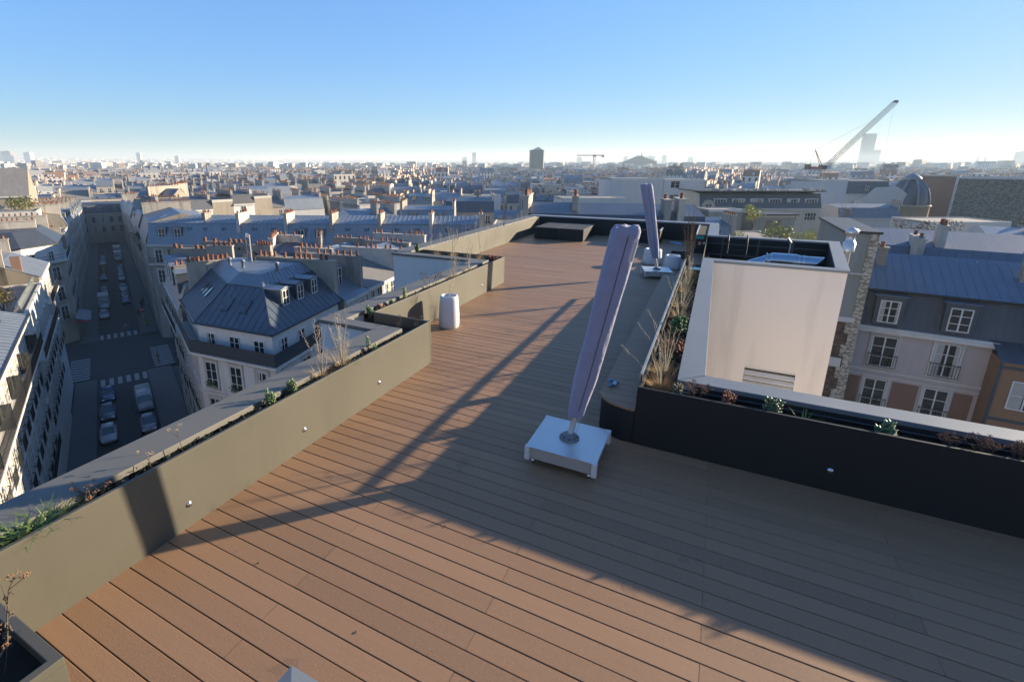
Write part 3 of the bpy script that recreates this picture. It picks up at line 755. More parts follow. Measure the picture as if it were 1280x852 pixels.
# ------------------------------------------------------------------ ground, street
def xy(s, t): p = W(s, t); return (p.x, p.y)
ASPH = M('asphalt', (.045, .046, .048), .85, 0, .25, .6, .3, .03)
PAVE = M('pavement_stone', (.12, .118, .112), .85, 0, .2, 1.2, .2)
PAINT = M('white_road_paint', (.30, .30, .29), .7, 0, .2, 3, .2)
GROUND = M('city_ground', (.10, .095, .09), .95, 0, .35, .05, .2)
m = MB(); m.box(-16000, 16000, -16000, 16000, GZ-1, GZ-.2); struct('ground', m, GROUND)
m = MB(); m.quad([W(-30, -4.6, GZ), W(222, -4.3, GZ), W(222, 1.9, GZ), W(-30, 1.3, GZ)][::-1])
struct('road', m, ASPH)
m = MB(); m.quad([W(77.5, -60, GZ+.004), W(95, -60, GZ+.004), W(95, 60, GZ+.004), W(77.5, 60, GZ+.004)][::-1]); struct('cross_road', m, ASPH)
def pave(s0, s1, t0, t1): m = MB(); m.prism([xy(s0, t0), xy(s0, t1), xy(s1, t1), xy(s1, t0)][::-1], GZ-.15, GZ+.13); struct('pavement', m, PAVE)
pave(-30, 77, -6.7, -4.4); pave(-30, 77, 1.4, 4.3); pave(95.5, 222, -6.6, -4.2); pave(95.5, 222, 1.9, 4.4)
m = MB()
for s0, s1 in ((74.2, 76.8), (95.8, 98.5)):
    for i in range(6): a = -4.0+i*.95; m.quad([W(s0, a, GZ+.008), W(s1, a, GZ+.008), W(s1, a+.5, GZ+.008), W(s0, a+.5, GZ+.008)][::-1])
for t0, t1 in ((-7.5, -5.2), (2.4, 4.9)):
    for i in range(9): a = 78.3+i*1.05; m.quad([W(a, t0, GZ+.008), W(a+.5, t0, GZ+.008), W(a+.5, t1, GZ+.008), W(a, t1, GZ+.008)][::-1])
struct('crosswalk_marking', m, PAINT)
def bike_mark(s, tt):
    m = MB(); q = lambda a, b, c, d_: m.quad([W(s+a, tt+c, GZ+.009), W(s+b, tt+c, GZ+.009), W(s+b, tt+d_, GZ+.009), W(s+a, tt+d_, GZ+.009)][::-1])
    q(0, 1.2, -.06, .06); q(1.2, 1.35, -.4, .4); q(-.15, 0, -.5, -.2); q(-.15, 0, .2, .5)
    m.quad([W(s+1.5, tt-.3, GZ+.009), W(s+1.9, tt, GZ+.009), W(s+1.5, tt+.3, GZ+.009), W(s+1.6, tt, GZ+.009)])
    struct('bicycle_lane_marking', m, PAINT)
bike_mark(65, -.2); bike_mark(69.5, -.2); bike_mark(102, -.2)

# ------------------------------------------------------------------ corner building across the street
t = thing('corner_building', 'white corner building with blue zinc roof, skylights and three dormers, across the street', 'building')
C = [(41.2, 4.2), (34.6, 8.35), (40.7, 16.3), (49.4, 9.8), (49.4, 4.25)]      # street corner, chamfer corner, party wall, court, street
P = [xy(*c) for c in C][::-1]      # ccw in world?
def area(p): return sum(p[i-1][0]*p[i][1]-p[i][0]*p[i-1][1] for i in range(len(p)))/2
if area(P) < 0: P = P[::-1]
iC = {c: min(range(len(P)), key=lambda i: (P[i][0]-xy(*C[c])[0])**2+(P[i][1]-xy(*C[c])[1])**2) for c in range(len(C))}
ZB, ZE = -11.15, -8.9
R1W = M('white_stucco', (.62, .62, .62), .85, 0, .06, .8, .05, .03, .3, .2)
m = MB(); m.prism(P, GZ, ZB-.2); m.build('wall', R1W, t)
Pu = inset(P, .35); m = MB(); m.prism(Pu, ZB, ZE); m.build('upper_wall', R1W, t)
def edge_offset(p, d_): return inset(p, -d_)
m = MB(); m.prism(edge_offset(P, .55), ZB-.199, ZB-.001); m.build('balcony_slab', STONEW, t)
Pb = edge_offset(P, .50); n = len(P)
BALC = M('blue_grey_balcony_screen', (.030, .042, .055), .8, 0, .15, 3)
front = [(iC[0], iC[1]), (iC[1], iC[2]), (iC[4], iC[0])]
fs_ = {frozenset(f) for f in front}
DS = lambda d_: [d_ if frozenset((i, (i+1) % n)) in fs_ else .12 for i in range(n)]
def eseg(poly, i, j): return V((*poly[i], 0)), V((*poly[j], 0))
m = MB(); m2 = MB()
for i, j in front:
    a, b = eseg(Pb, i, j); e = (b-a).normalized(); nn = V((-e.y, e.x, 0))*.02
    m.hexa([p+V((0, 0, ZB+.06)) for p in (a-nn, b-nn, b+nn, a+nn)]+[p+V((0, 0, ZB+.98)) for p in (a-nn, b-nn, b+nn, a+nn)])
    nn *= 1.8; m2.hexa([p+V((0, 0, ZB+.985)) for p in (a-nn, b-nn, b+nn, a+nn)]+[p+V((0, 0, ZB+1.04)) for p in (a-nn, b-nn, b+nn, a+nn)])
m.build('balcony_screen', BALC, t); m2.build('handrail', IRON, t)
m = MB()        # consoles below the balcony
for i, j in front:
    a, b = eseg(P, i, j); e = (b-a); L = e.length; e.normalize(); o = V((e.y, -e.x, 0))
    if (a+o).length > a.length+2: pass
    cen = sum((V((*q, 0)) for q in P), V())/n
    if (a+e*L/2-cen).dot(o) < 0: o = -o
    k = int(L/.75)
    for q in range(k+1):
        c = a+e*(L*q/k); s_ = e*.10
        m.hexa([c-s_+V((0, 0, ZB-.5)), c+s_+V((0, 0, ZB-.5)), c+s_+o*.12+V((0, 0, ZB-.5)), c-s_+o*.12+V((0, 0, ZB-.5)), c-s_+V((0, 0, ZB-.2)), c+s_+V((0, 0, ZB-.2)), c+s_+o*.45+V((0, 0, ZB-.2)), c-s_+o*.45+V((0, 0, ZB-.2))])
m.build('console_row', STONEW, t)
# roof: steep lower slope, shallow upper slope, flat top
CSLATE = zinc('blue_grey_zinc_corner_roof', (.075, .10, .13), .62, .6, .25, .5, 0)
e1 = inset(P, .10); e2 = inset(P, DS(2.9)); e3 = inset(P, DS(4.0))
def ring(m, lo, hi, zl, zh, mat=0):
    for i in range(n):
        a, b, c, d_ = lo[i], lo[(i+1) % n], hi[(i+1) % n], hi[i]
        ex = V((b[0]-a[0], b[1]-a[1])); l = ex.length; ex.normalize()
        uu = lambda p: (V((p[0]-a[0], p[1]-a[1])).dot(ex))
        h = hypot(zh-zl, 2.8)
        m.quad([(*a, zl), (*b, zl), (*c, zh), (*d_, zh)], mat, [(uu(a), 0), (uu(b), 0), (uu(c), h), (uu(d_), h)])
m = MB(); ring(m, e1, e2, ZE, -6.4); m.build('roof', CSLATE, t)
m = MB(); ring(m, e2, e3, -6.398, -5.6)
c0 = [(*q, -5.6) for q in e3]; m.quad(c0, 0); m.build('upper_roof', ZINC, t)
m = MB()
a_, b_ = V((*e2[iC[1]], -6.39)), V((*e2[iC[2]], -6.39)); c_, d2 = V((*e3[iC[1]], -5.59)), V((*e3[iC[2]], -5.59))
for q in range(1, 13): m.tube([a_.lerp(b_, q/13), c_.lerp(d2, q/13)], .05, 4, cap=False, smooth=False)
m.build('upper_roof_seam', ZINC, t)
m = MB()
for i in range(n): m.tube([(*e1[i], ZE+.02), (*e2[i], -6.36)], .06, 6); m.tube([(*e2[i], -6.36), (*e2[(i+1) % n], -6.36)], .05, 6)
m.build('ridge_roll', ZINCD, t)
m = MB()
for i in range(n): m.tube([(*edge_offset(P, .02)[i], ZE-.02), (*edge_offset(P, .02)[(i+1) % n], ZE-.02)], .07, 6)
m.build('gutter', IRON, t)
# raised seams on the steep slopes facing the terrace
m = MB()
for (i, j) in front:
    a, b = V((*e1[i], ZE)), V((*e1[j], ZE)); c, d_ = V((*e2[i], -6.4)), V((*e2[j], -6.4))
    L = (b-a).length; k = int(L/.62); ex = (b-a).normalized(); la, lb = (c-a).dot(ex), (d_-a).dot(ex)
    inw = (c-a)-ex*la
    for q in range(1, k):
        u = L*q/k; f = min(1, u/la if la > .01 else 1, (L-u)/(L-lb) if L-lb > .01 else 1)
        p = a+ex*u; m.tube([p+V((0, 0, .02)), p+inw*f+V((0, 0, .02))], .022, 4, cap=False, smooth=False)
m.build('roof_seam', ZINCD, t)
def slope_pt(i, j, f, g):       # point on steep slope of edge i-j: f along, g up
    a, b = V((*e1[i], ZE)), V((*e1[j], ZE)); c, d_ = V((*e2[i], -6.4)), V((*e2[j], -6.4))
    lo, hi = a.lerp(b, f), c.lerp(d_, f); return lo.lerp(hi, g)
cen = sum((V((*q, 0)) for q in P), V())/n
def eout(i, j):
    a, b = eseg(P, i, j); e = (b-a).normalized(); o = V((e.y, -e.x, 0))
    return o if (a.lerp(b, .5)-cen).dot(o) > 0 else -o
SKB = M('pale_blue_roof_glass', (.12, .34, .38), .08, 0, .1, 1)
def roof_window(i, j, f, g, glass=None, w=.78, h=1.18):
    o = eout(i, j); a = atan2(o.y, o.x)+pi/2
    m = MB(); m.box(-w/2, w/2, -h/2, h/2, .02, .09); m.box(-w/2+.07, w/2-.07, -h/2+.07, h/2-.07, .091, .10, 1)
    s = m.build('skylight', [ZINCD, glass or GLASS], t); s.location = slope_pt(i, j, f, g)
    s.rotation_euler = (atan2(2.5, 2.8), 0, a)
for f, g in ((.30, .52), (.62, .52)): roof_window(iC[0], iC[1], f, g)
for k, f in enumerate((.32, .45, .57)): roof_window(iC[0], iC[4], f, .62, SKB if k == 0 else None, .6, 1.1)
for f in (.27, .50, .74):
    o = eout(iC[1], iC[2]); p = slope_pt(iC[1], iC[2], f, .46); dd = dormer(t, p, atan2(o.y, o.x)); dd.scale = (.74, .74, .74)
# windows
for (i, j), fs, zs in (((iC[0], iC[1]), (.17, .50, .83), 3), ((iC[1], iC[2]), (.14, .38, .62, .86), 3), ((iC[0], iC[4]), (.15, .38, .62, .85), 5)):
    o = eout(i, j); a_ = atan2(o.y, o.x); a, b = eseg(P, i, j); au, bu = eseg(Pu, i, j)
    for f in fs:
        p = au.lerp(bu, f)+o*.004; p.z = ZB+.06; window(t, p, a_, WIN_S, False, False)
        for k in range(zs):
            p = a.lerp(b, f)+o*.004; p.z = ZB-2.95-k*3.1; window(t, p, a_, WIN_T, True, k > 0)
m = MB()
for k in range(3):
    q = edge_offset(P, .12); z = ZB-3.35-k*3.1; m.prism(q, z-.12, z+.02)
m.build('string_course', STONEW, t)
L2 = lambda st_: V((*xy(*st_), 0))
def rel_chim(a, b, thick, z0, z1, pots, mat=CREAM): return chimney(t, xy(*a), xy(*b), thick, z0, z1, pots, mat)
rel_chim((41.4, 16.0), (48.0, 11.1), .65, -9, -5.35, 15, PARTY)
rel_chim((49.55, 5.2), (49.55, 8.8), .55, -9, -5.6, 9)
for a in ((44.2, 8.9), (46.0, 8.2), (41.5, 11.0)):
    p = V((*xy(*a), -5.6)); MB().lathe([(.13, 0), (.13, .5), (.22, .52), (.22, .6), (.001, .75)], 10, p).build('roof_vent', ZINC, t)
MB().box(-.9, .9, -.5, .5, 0, .5).build('roof_hatch', STONEW, t); t.children[-1].location = (*xy(47.5, 10.2), -5.62); t.children[-1].rotation_euler = (0, 0, SA)

# flower boxes on two sills
for f, lab in ((.17, 'window box of plants on the left chamfer window of the corner building'), (.50, 'window box of plants on the middle chamfer window of the corner building')):
    o = eout(iC[0], iC[1]); a, b = eseg(P, iC[0], iC[1]); p = a.lerp(b, f)+o*.22; p.z = ZB-2.9
    w = thing('window_box', lab, 'window box', p, atan2(o.y, o.x)+pi/2)
    MB().box(-.45, .45, -.10, .12, 0, .2).build('box', CREAM, w)
    m = MB(); r_ = random.Random(4)
    for k in range(70):
        c = V((r_.uniform(-.5, .5), r_.uniform(-.22, .18), r_.uniform(.15, .55))); s_ = .09; dv = V((r_.gauss(0, 1), r_.gauss(0, 1), r_.gauss(0, 1))).normalized(); ev = dv.orthogonal().normalized()
        m.quad([c-dv*s_, c+ev*s_*.5, c+dv*s_, c-ev*s_*.5])
    m.build('foliage', M('window_box_leaves', (.06, .10, .035), .7, 0, .5, 20), w)

# ------------------------------------------------------------------ rest of that block
def hs(label, A, B, depth, ze, **k): return house(label, xy(*A), xy(*B), depth, ze, **k)
def f2(u, v=0): return (40.7+.6*u+.8*v, 16.3+.8*u-.6*v)
t, L = hs('zinc roofed house with one white dormer, right of the dark party wall', f2(.1), f2(4.4), 9.5, -9.0, mans=2.0, top=.9, kind='gable', wall=STONEW, chim=((1, .3, 7.5, .5, 10),))
dormer(t, (L*.45, 1.6, -8.1), -pi/2)
facade_windows(t, L, (1.2, 3.1), (-11.9, -15), WIN_T, True)
t, L = hs('low house with a grey fibre cement roof and tall white window piers by the courtyard', f2(4.6), f2(13), 8.0, -8.9, mans=1.6, top=.5, kind='shed', roof=TILE, wall=STONEW, chim=((1, -.3, 7.5, .5, 13),))
facade_windows(t, L, (1., 2.6, 4.2, 5.8, 7.4), (-11.5, -14.4), WIN_T, False)
t, L = hs('zinc roofed house after the grey fibre cement roof in the side street', f2(13.3), f2(22), 9, -9.5, mans=2.2, top=.8, roof=ZINC, wall=STONEW, chim=((1, .5, 8, .6, 9),))
t, L = hs('house with twin chimney walls of red pots beside the corner building', (62.5, 4.3), (50.0, 4.3), 6.5, -9.9, mans=2.0, top=.8, wall=FACADE, chim=((.64, .3, 5.5, .5, 11), (0, .4, 6, .4, 9)), dorm=0)
facade_windows(t, L, (1.5, 4, 6.5, 9, 11), (-12.2, -15.3, -18.4), WIN_T, True)
balcony_run(t, 0, L, -12.3)
for f in (.1, .3, .5, .82): dormer(t, (L*f, .15, -8.7), -pi/2)
t, L = hs('narrow house with tall pale chimney block behind the corner building roof', (52.5, 10.0), (60.5, 15.0), 5.5, -9.4, mans=1.5, top=.6, kind='gable', chim=((.35, 1.5, 4.2, 1.9, 5), (1, 1, 4, .4, 5)), roof=ZINC)
t, L = hs('house with a short white chimney wall of six pots in the middle of the block', (56.5, 14.2), (62.5, 21), 6, -9.0, mans=1.5, top=.7, kind='gable', chim=((.2, .8, 3.2, .7, 7), (1, 1, 5, .9, 6)), roof=ZINCD)
t, L = hs('zinc house with two clay pot rows at the back of the courtyard', (54.5, 21.5), (60, 29), 7, -9.4, mans=1.6, top=.7, kind='gable', chim=((0, 1, 6, .4, 8), (1, 1, 6, .4, 7)), roof=ZINC)
t, L = hs('grey gabled house behind the fibre cement roof with a lone flue', (52.5, 30.5), (56, 36), 7, -9.6, mans=1.8, top=.8, kind='gable', chim=((0, .5, 7, .5, 9), (.55, .5, 2.5, 1.0, 3)), roof=TILE)
t, L = hs('low zinc workshop roof with raised hatch in the courtyard', (50.3, 12.5), (53.0, 16.2), 4.0, -9.0, mans=.8, top=.3, kind='gable', chim=((0, .3, 3.4, .8, 5),), roof=ZINC)
t, L = hs('long zinc house closing the block along the far cross street', (70, 12), (62.8, 4.6), 8, -10.0, mans=2.2, top=.8, chim=((.5, 1, 7, 1, 9), (1, 1, 7, 1, 9)), far=True)
t, L = hs('dark zinc house with attic skylights on the far cross street', (66, 24), (70.4, 13), 8, -9.8, mans=2.2, top=.8, chim=((.5, 1, 7, 1, 9), (0, 1, 7, 1, 9)), far=True, roof=ZINCD)

# row of blue zinc mansards beyond the side street
P0 = W(91.5, 4.6); rd = V((cos(radians(25.5)), sin(radians(25.5)), 0)); wds = [15.0, 7.6, 7.2, 7.6, 8.0, 7.8, 7.4, 8.2, 8.4, 8.0]
u = 0
for k, w in enumerate(wds):
    if k == 6: u += 6.2        # gap added for the low sun; the row still shades the crossing
    a = P0+rd*u; b = P0+rd*(u+w); u += w
    where = ['at the street corner', 'second from the street corner', 'third from the street corner', 'fourth from the street corner', 'fifth from the street corner', 'sixth from the street corner', 'seventh from the street corner', 'eighth from the street corner', 'ninth from the street corner', 'tenth from the street corner'][k]
    t, L = house('blue zinc mansard in the row beyond the side street, '+where, (a.x, a.y), (b.x, b.y), 11, -9.3, mans=3.2, top=.9, wall=FACADE if k else CREAM,
        chim=((1, .5, 4.2, .75, 6),) if k else ((.55, 2.5, 4.5, .6, 4), (1, .5, 4.2, .75, 6)), dorm=0, group=None)
    rr = random.Random(k); m = MB(); pr_ = profile(11, -9.3, 'mansard', 3.2, .9)
    for q in range(int(L/.72)):
        x = .3+q*.72; m.tube([(x, pr_[0][0], pr_[0][1]+.02), (x, pr_[1][0], pr_[1][1]+.02), (x, pr_[2][0], pr_[2][1]+.02)], .03, 4, cap=False, smooth=False)
    m.build('roof_seam', ZINC, t); MB().tube([(0, pr_[1][0], pr_[1][1]), (L, pr_[1][0], pr_[1][1])], .09, 6).build('roof_roll', ZINC, t)
    if k in (2, 6): 
        for f in (.3, .72): dormer(t, (L*f, .25, -8.6), -pi/2)
    else:
        for f in ((.3, .7) if k else (.45, .62, .82)):
            o = obj('skylight', SKYL, t, (L*f, .64, -7.4)); o.rotation_euler = (atan2(3.2, 1.02), 0, 0)
    if k == 0:
        for f in (.16, .33): dormer(t, (L*f, .3, -8.5), -pi/2)
        facade_windows(t, L, (1.6, 4.6, 7.6, 10.6), (-12.3, -15.6), WIN_T, False); balcony_run(t, 0, L, -12.4, .6)
# street side of that block
for k, (s0, s1) in enumerate(((92, 108), (108.4, 122), (122.4, 138), (138.4, 154), (154.4, 172), (172.4, 188), (188.4, 205), (205.4, 221))):
    t, L = hs('apartment house on the right of the narrow street, %s beyond the crossing' % ['first', 'second', 'third', 'fourth', 'fifth', 'sixth', 'seventh', 'last'][k], (s1, 4.5), (s0+(.5 if k == 0 else 0), 4.5), 11, [-9.2, -8.4, -9.8, -9.0, -9.6, -11, -11.5, -12][k], wall=FACADE, chim=((0, 1, 9, 1, 12),), far=True, mans=2.4 if k else 3.2)
# white building with French windows beyond the row
A = V((-100, 61, 0)); ev_ = V((.31, .95, 0)).normalized(); u = 0
for w_, ze_, kd, wl_, lab, wx_ in ((10.5, -6.4, 'mansard', R1W, 'white building with a slate band and tall French windows beyond the blue roofs', (3.4, 4.9, 8.2)), (4.4, -5.0, 'flat', PARTY, 'bare tan party wall house right of the white French windowed building', ()), (4.8, -5.6, 'mansard', R1W, 'narrow white house with one column of windows between two tan party walls', (2.2,)), (4.2, -4.6, 'flat', PARTY, 'tan party wall house at the right end of the white group', ())):
    a, b = A+ev_*u, A+ev_*(u+w_-.05); u += w_
    t, L = house(lab, (a.x, a.y), (b.x, b.y), 12, ze_, kind=kd, mans=2.0, top=.5, roof=SLATE, wall=wl_, party=wl_, chim=((0, 1, 9, .5, 6), (1, 1, 9, .5, 6)) if kd == 'mansard' else ((1, 1, 9, .4, 8),))
    if wx_: facade_windows(t, L, wx_, (ze_-2.7, ze_-5.9, ze_-9.0), WIN_T, True, False)
a = W(124, 4.6); b = W(119, 9.2); t, L = house('house with a bare tan gable wall left of the white building', (a.x, a.y), (b.x, b.y), 12, -6.5, kind='gable', mans=3.4, top=1, wall=PARTY, party=PARTY, chim=((.5, 1, 10, .6, 12),))
a = W(131, 5); b = W(127.5, 12.5); t, L = house('tan gabled house with a long row of pots beside the end of the street', (a.x, a.y), (b.x, b.y), 12, -5.8, kind='gable', mans=2.6, top=1, wall=PARTY, party=PARTY, chim=((1, 1, 11, .8, 16),))
# building that closes the street
t, L = hs('stone building with four white dormers closing the far end of the street', (222, -8.5), (222, 9.5), 13, -14.2, mans=3.0, top=.8, wall=STONE, roof=SLATE, dorm=4)
facade_windows(t, L, [1.6+2.7*i for i in range(6)], (-17.6, -21), WIN_T, False, False)

# ------------------------------------------------------------------ left side of the street
t, L = hs('nearest left hand house with a pale zinc roof and long iron balcony over the street', (16, -6.6), (50.5, -6.6), 12, -8.7, kind='low', mans=2.6, top=1.0, wall=STONEW, party=PARTY, chim=((1, 2, 10.5, .8, 9), (.66, 2, 10, .8, 12), (.36, 2, 10, .8, 12)))
m = MB()
for k in range(int(L/.7)):
    x = .4+k*.7; m.tube([(x, -.18, -8.67), (x, 3.0, -7.51), (x, 6.0, -7.05)], .025, 4, cap=False, smooth=False)
m.build('roof_seam', ZINC, t); MB().tube([(0, -.26, -8.72), (L, -.26, -8.72)], .09, 6).build('gutter', IRON, t)
for f in (.70, .80, .90): o = obj('skylight', SKYL, t, (L*f, 1.6, -7.98)); o.rotation_euler = (atan2(1.17, 3.2), 0, 0)
MB().box(L*.88, L-.4, 2.6, 7.5, -8, -5.9).build('attic_box', PARTY, t); window(t, (L*.93, 2.595, -7.6), -pi/2, win_meshes(.9, 1.4), False, False)
balcony_run(t, 0, L, -11.15, .8); balcony_run(t, 0, L, -20.2, .5)
for k in range(6): MB().box(L-3.0-k*4.6, L-2.96-k*4.6, -.78, -.02, -11.1, -9.6).build('balcony_divider', GLASS, t)
facade_windows(t, L, [L-1.4-i*2.25 for i in range(13)], (-11.1,), WIN_S, False); facade_windows(t, L, [L-1.4-i*2.25 for i in range(13)], (-14.3, -17.3, -20.1), WIN_T, True)
t, L = hs('left hand house with a planted roof terrace behind a glass rail', (50.8, -6.7), (66.5, -6.7), 12, -9.6, kind='flat', wall=STONEW, party=PARTY, chim=((1, 5, 11, 3.2, 6),))
balcony_run(t, 0, L, -12.8, .8); facade_windows(t, L, [1.3+i*2.3 for i in range(7)], (-12.7,), WIN_S, False); facade_windows(t, L, [1.3+i*2.3 for i in range(7)], (-16, -19.2), WIN_T, True)
MB().box(1, L-1, .5, .53, -9.1, -8.2).build('glass_rail', M('grey_glass_panel', (.16, .18, .18), .15, 0, .1), t)
MB().box(L*.45, L-.3, 4.5, 11.5, -9.1, -5.9).build('penthouse', PARTY, t); MB().box(1.5, 5.5, 6, 10, -9.1, -6.6).build('stair_head', ZINC, t)
t, L = hs('left hand house with a bare tan party wall and pale zinc slope before the crossing', (66.8, -6.9), (77, -6.9), 12, -8.6, kind='low', mans=3.4, top=1.0, wall=R1W, roof=ZINC, party=PARTY, chim=((0, 2.5, 10, .9, 7), (1, 3, 11, .9, 10)))
balcony_run(t, 0, L, -11.6, .7); facade_windows(t, L, [1.3+i*2.4 for i in range(4)], (-11.5,), WIN_S, False); facade_windows(t, L, [1.3+i*2.4 for i in range(4)], (-14.8, -18.0), WIN_T, True)
m = MB(); [m.tube([(.3+k*.75, -.18, -8.57), (.3+k*.75, 3, -7.05), (.3+k*.75, 6, -6.5)], .03, 4, cap=False, smooth=False) for k in range(13)]; m.build('roof_seam', ZINC, t)
MB().box(.3, .75, 1.2, 2.0, -9, -6.3).build('red_door', BROWN, t)
def block(label, P_, edges, zb, ze, rise, ins, wall, roof, zs, attic=True, name='corner_house'):
    t = thing(name, label, 'building')
    P = [xy(*c) for c in P_]
    if area(P) < 0: P = P[::-1]; P_ = P_[::-1]
    n = len(P); MB().prism(P, GZ, zb-.2).build('wall', wall, t); Pu = inset(P, .45); MB().prism(Pu, zb, ze).build('attic_wall', R1W, t); MB().prism(edge_offset(P, .6), zb-.199, zb-.001).build('balcony_slab', STONEW, t)
    cen = sum((V((*q, 0)) for q in P), V())/n; r = MB(); e1, e2 = inset(P, .2), inset(P, ins)
    for i in range(n):
        a, b, c, d_ = e1[i], e1[(i+1) % n], e2[(i+1) % n], e2[i]; l = hypot(b[0]-a[0], b[1]-a[1]); r.quad([(*a, ze), (*b, ze), (*c, ze+rise), (*d_, ze+rise)], 0, [(0, 0), (l, 0), (l-ins, ins*1.2), (ins, ins*1.2)])
    r.quad([(*q, ze+rise) for q in e2]); r.build('roof', roof, t)
    g = MB(); [g.tube([(*e1[i], ze-.03), (*e1[(i+1) % n], ze-.03)], .08, 6) for i in range(n)]; g.build('gutter', IRON, t)
    rl = MB()
    for ca, cb, k in edges:
        A_, B_ = V((*xy(*ca), 0)), V((*xy(*cb), 0)); e = (B_-A_).normalized(); o = V((e.y, -e.x, 0)); o = o if (A_.lerp(B_, .5)-cen).dot(o) > 0 else -o; an = atan2(o.y, o.x)
        for q in range(k):
            p = A_.lerp(B_, (q+.5)/k)
            w_ = p-o*.44; w_.z = zb+.05; window(t, w_, an, WIN_S, False, False)
            for z in zs: w_ = p+o*.004; w_.z = z; window(t, w_, an, WIN_T, True, True)
        l = (B_-A_).length; nn = V((-e.y, e.x, 0))*.02
        for f in range(int(l/.22)): c = A_+e*(f*.22)+o*.5; rl.tube([c+V((0, 0, zb)), c+V((0, 0, zb+.95))], .014, 3, cap=False, smooth=False)
        for h in (.5, .98): rl.tube([A_+o*.5+V((0, 0, zb+h)), B_+o*.5+V((0, 0, zb+h))], .03, 4)
    rl.build('balcony_rail', IRON, t); return t
t = block('cream corner house with a white attic and grey zinc roof above the red edged awning', [(94.6, -11), (98.2, -6.7), (110, -6.7), (110, -19), (94.6, -19)], [((94.6, -11), (98.2, -6.7), 2), ((98.2, -6.7), (110, -6.7), 5), ((94.6, -19), (94.6, -11), 3)], -11.6, -9.0, 2.2, 2.6, STONE, ZINCD, (-14.7, -17.9, -21.0))
chimney(t, xy(103, -18.5), xy(103, -9.5), .6, -8, -5.6, 15); chimney(t, xy(109.7, -18), xy(109.7, -8.5), .6, -8, -5.4, 13)
LB = [(110.3, 120, -9.2, 'with red roof terrace', 2.6), (120.3, 136, -8.6, 'with white chimneys', 12), (136.3, 150, -9.4, 'of cream stone', 12), (150.3, 168, -10, 'with a pale flat facade', 12), (168.3, 186, -10.4, 'of weathered stone', 12), (186.3, 204, -11.0, 'second from the far end', 12), (204.3, 221, -11.6, 'at the far end', 12)]
for k, (s0, s1, ze, q, dp) in enumerate(LB):
    t, L = hs('left hand street house beyond the crossing, '+q, (s0, -6.6), (s1, -6.6), dp, ze, mans=2.4, top=.9, wall=FACADE, chim=((0, .5, dp*.85, 1, 12 if dp > 5 else 4),), far=True, dorm=2 if dp > 5 else 0, kind='mansard' if dp > 5 else 'flat')
# large blank buildings on the left
a = W(112, -31); b = W(112, -9.9); t, L = house('broad pale flat topped building with a blank rendered wall, far left', (a.x, a.y), (b.x, b.y), 14, -5.4, kind='flat', wall=R1W, party=R1W)
m = MB(); m.box(1, 9, 3, 9, -5.0, -2.8); m.build('roof_plant_room', PARTY, t); MB().tube([(6, .3, -5), (6, .3, -1)], .05, 5).build('aerial_mast', IRON, t); MB().tube([(5, .3, -1.4), (7.6, .3, -1.2)], .03, 4).build('aerial', IRON, t)
a = W(140, -34); b = W(140, -13); house('long tan building with a sloping party wall, left of the street', (a.x, a.y), (b.x, b.y), 16, -3.5, kind='gable', mans=4.2, top=1.5, wall=PARTY, party=PARTY, roof=TILE)

# ------------------------------------------------------------------ right hand side
ra = radians(-5.5); rdv = V((cos(ra), sin(ra), 0))
A = V((9.25, 39.9, 0)); B = A+rdv*6.4
PINK = M('pinkish_painted_render', (.50, .44, .42), .85, 0, .06, .8, .06, .04, .3, .15)
BROWN = M('brown_render_panel', (.23, .135, .095), .85, 0, .10, 1.5, .08)
ORANGE = M('ochre_brick_render', (.28, .155, .085), .88, 0, .12, 1.2, .1)
t = thing('mansard_house', 'pink white house with dark mansard, zinc roof and brown panels, lower right', 'building', A, ra)
LW = 6.4; m = MB(); m.quad([(-.1, 0, GZ), (LW, 0, GZ), (LW, 0, -7.4), (-.1, 0, -7.4)]); m.quad([(-.1, 12, GZ), (-.1, 0, GZ), (-.1, 0, -7.4), (-.1, 12, -7.4)])
m.build('wall', PINK, t)
RW = 26
m = MB(); m.quad([(-.1, .15, -7.38), (RW, .15, -7.38), (RW, .95, -5.0), (-.1, .95, -5.0)]); m.quad([(-.1, 0.15, -7.38), (-.1, .95, -5), (-.1, 5.5, -3.2), (-.1, 12, -7.3)][::-1]); m.build('mansard', SLATE, t)
RBZ = zinc('right_blue_zinc', (.11, .15, .21), .95, .55, .08, .6, 0)
m = MB(); m.quad([(-.25, .75, -5.02), (RW, .75, -5.02), (RW, 5.5, -3.2), (-.25, 5.5, -3.2)], 0, [(0, 0), (RW, 0), (RW, 5), (0, 5)]); m.quad([(-.25, 5.5, -3.2), (RW, 5.5, -3.2), (RW, 12, -7.3), (-.25, 12, -7.3)]); m.build('roof', RBZ, t)
m = MB()
for i in range(22):
    x = .3+i*.95; m.tube([(x, .78, -4.99), (x, 5.15, -3.33)], .028, 4, cap=False, smooth=False)
m.build('roof_seam', RBZ, t)
m = MB(); m.box(-.1, 6.6, -.32, -.002, -7.62, -7.40); m.box(-.1, 6.6, -.2, .1, -7.398, -7.30); m.build('cornice', STONEW, t)
m = MB(); m.tube([(-.3, .66, -5.0), (RW, .66, -5.0)], .08, 6); m.build('gutter', IRON, t)
m = MB(); m.box(-.1, LW, -.10, -.002, -10.35, -10.2); m.box(-.1, LW, -.06, -.002, -10.7, -10.6); m.build('string_course', STONEW, t)
for x in (1.55, 4.55): window(t, (x, -.004, -9.95), -pi/2, win_meshes(1.25, 2.05) if x < 2 else WIN_T, True, True); window(t, (x, -.004, -13.0), -pi/2, WIN_T, True, True); window(t, (x, -.004, -16.1), -pi/2, WIN_T, True, True)
MB().box(4.05, 5.05, .01, .02, -9.9, -7.9).build('red_curtain', M('dark_red_curtain', (.18, .02, .04), .8), t)
m = MB()
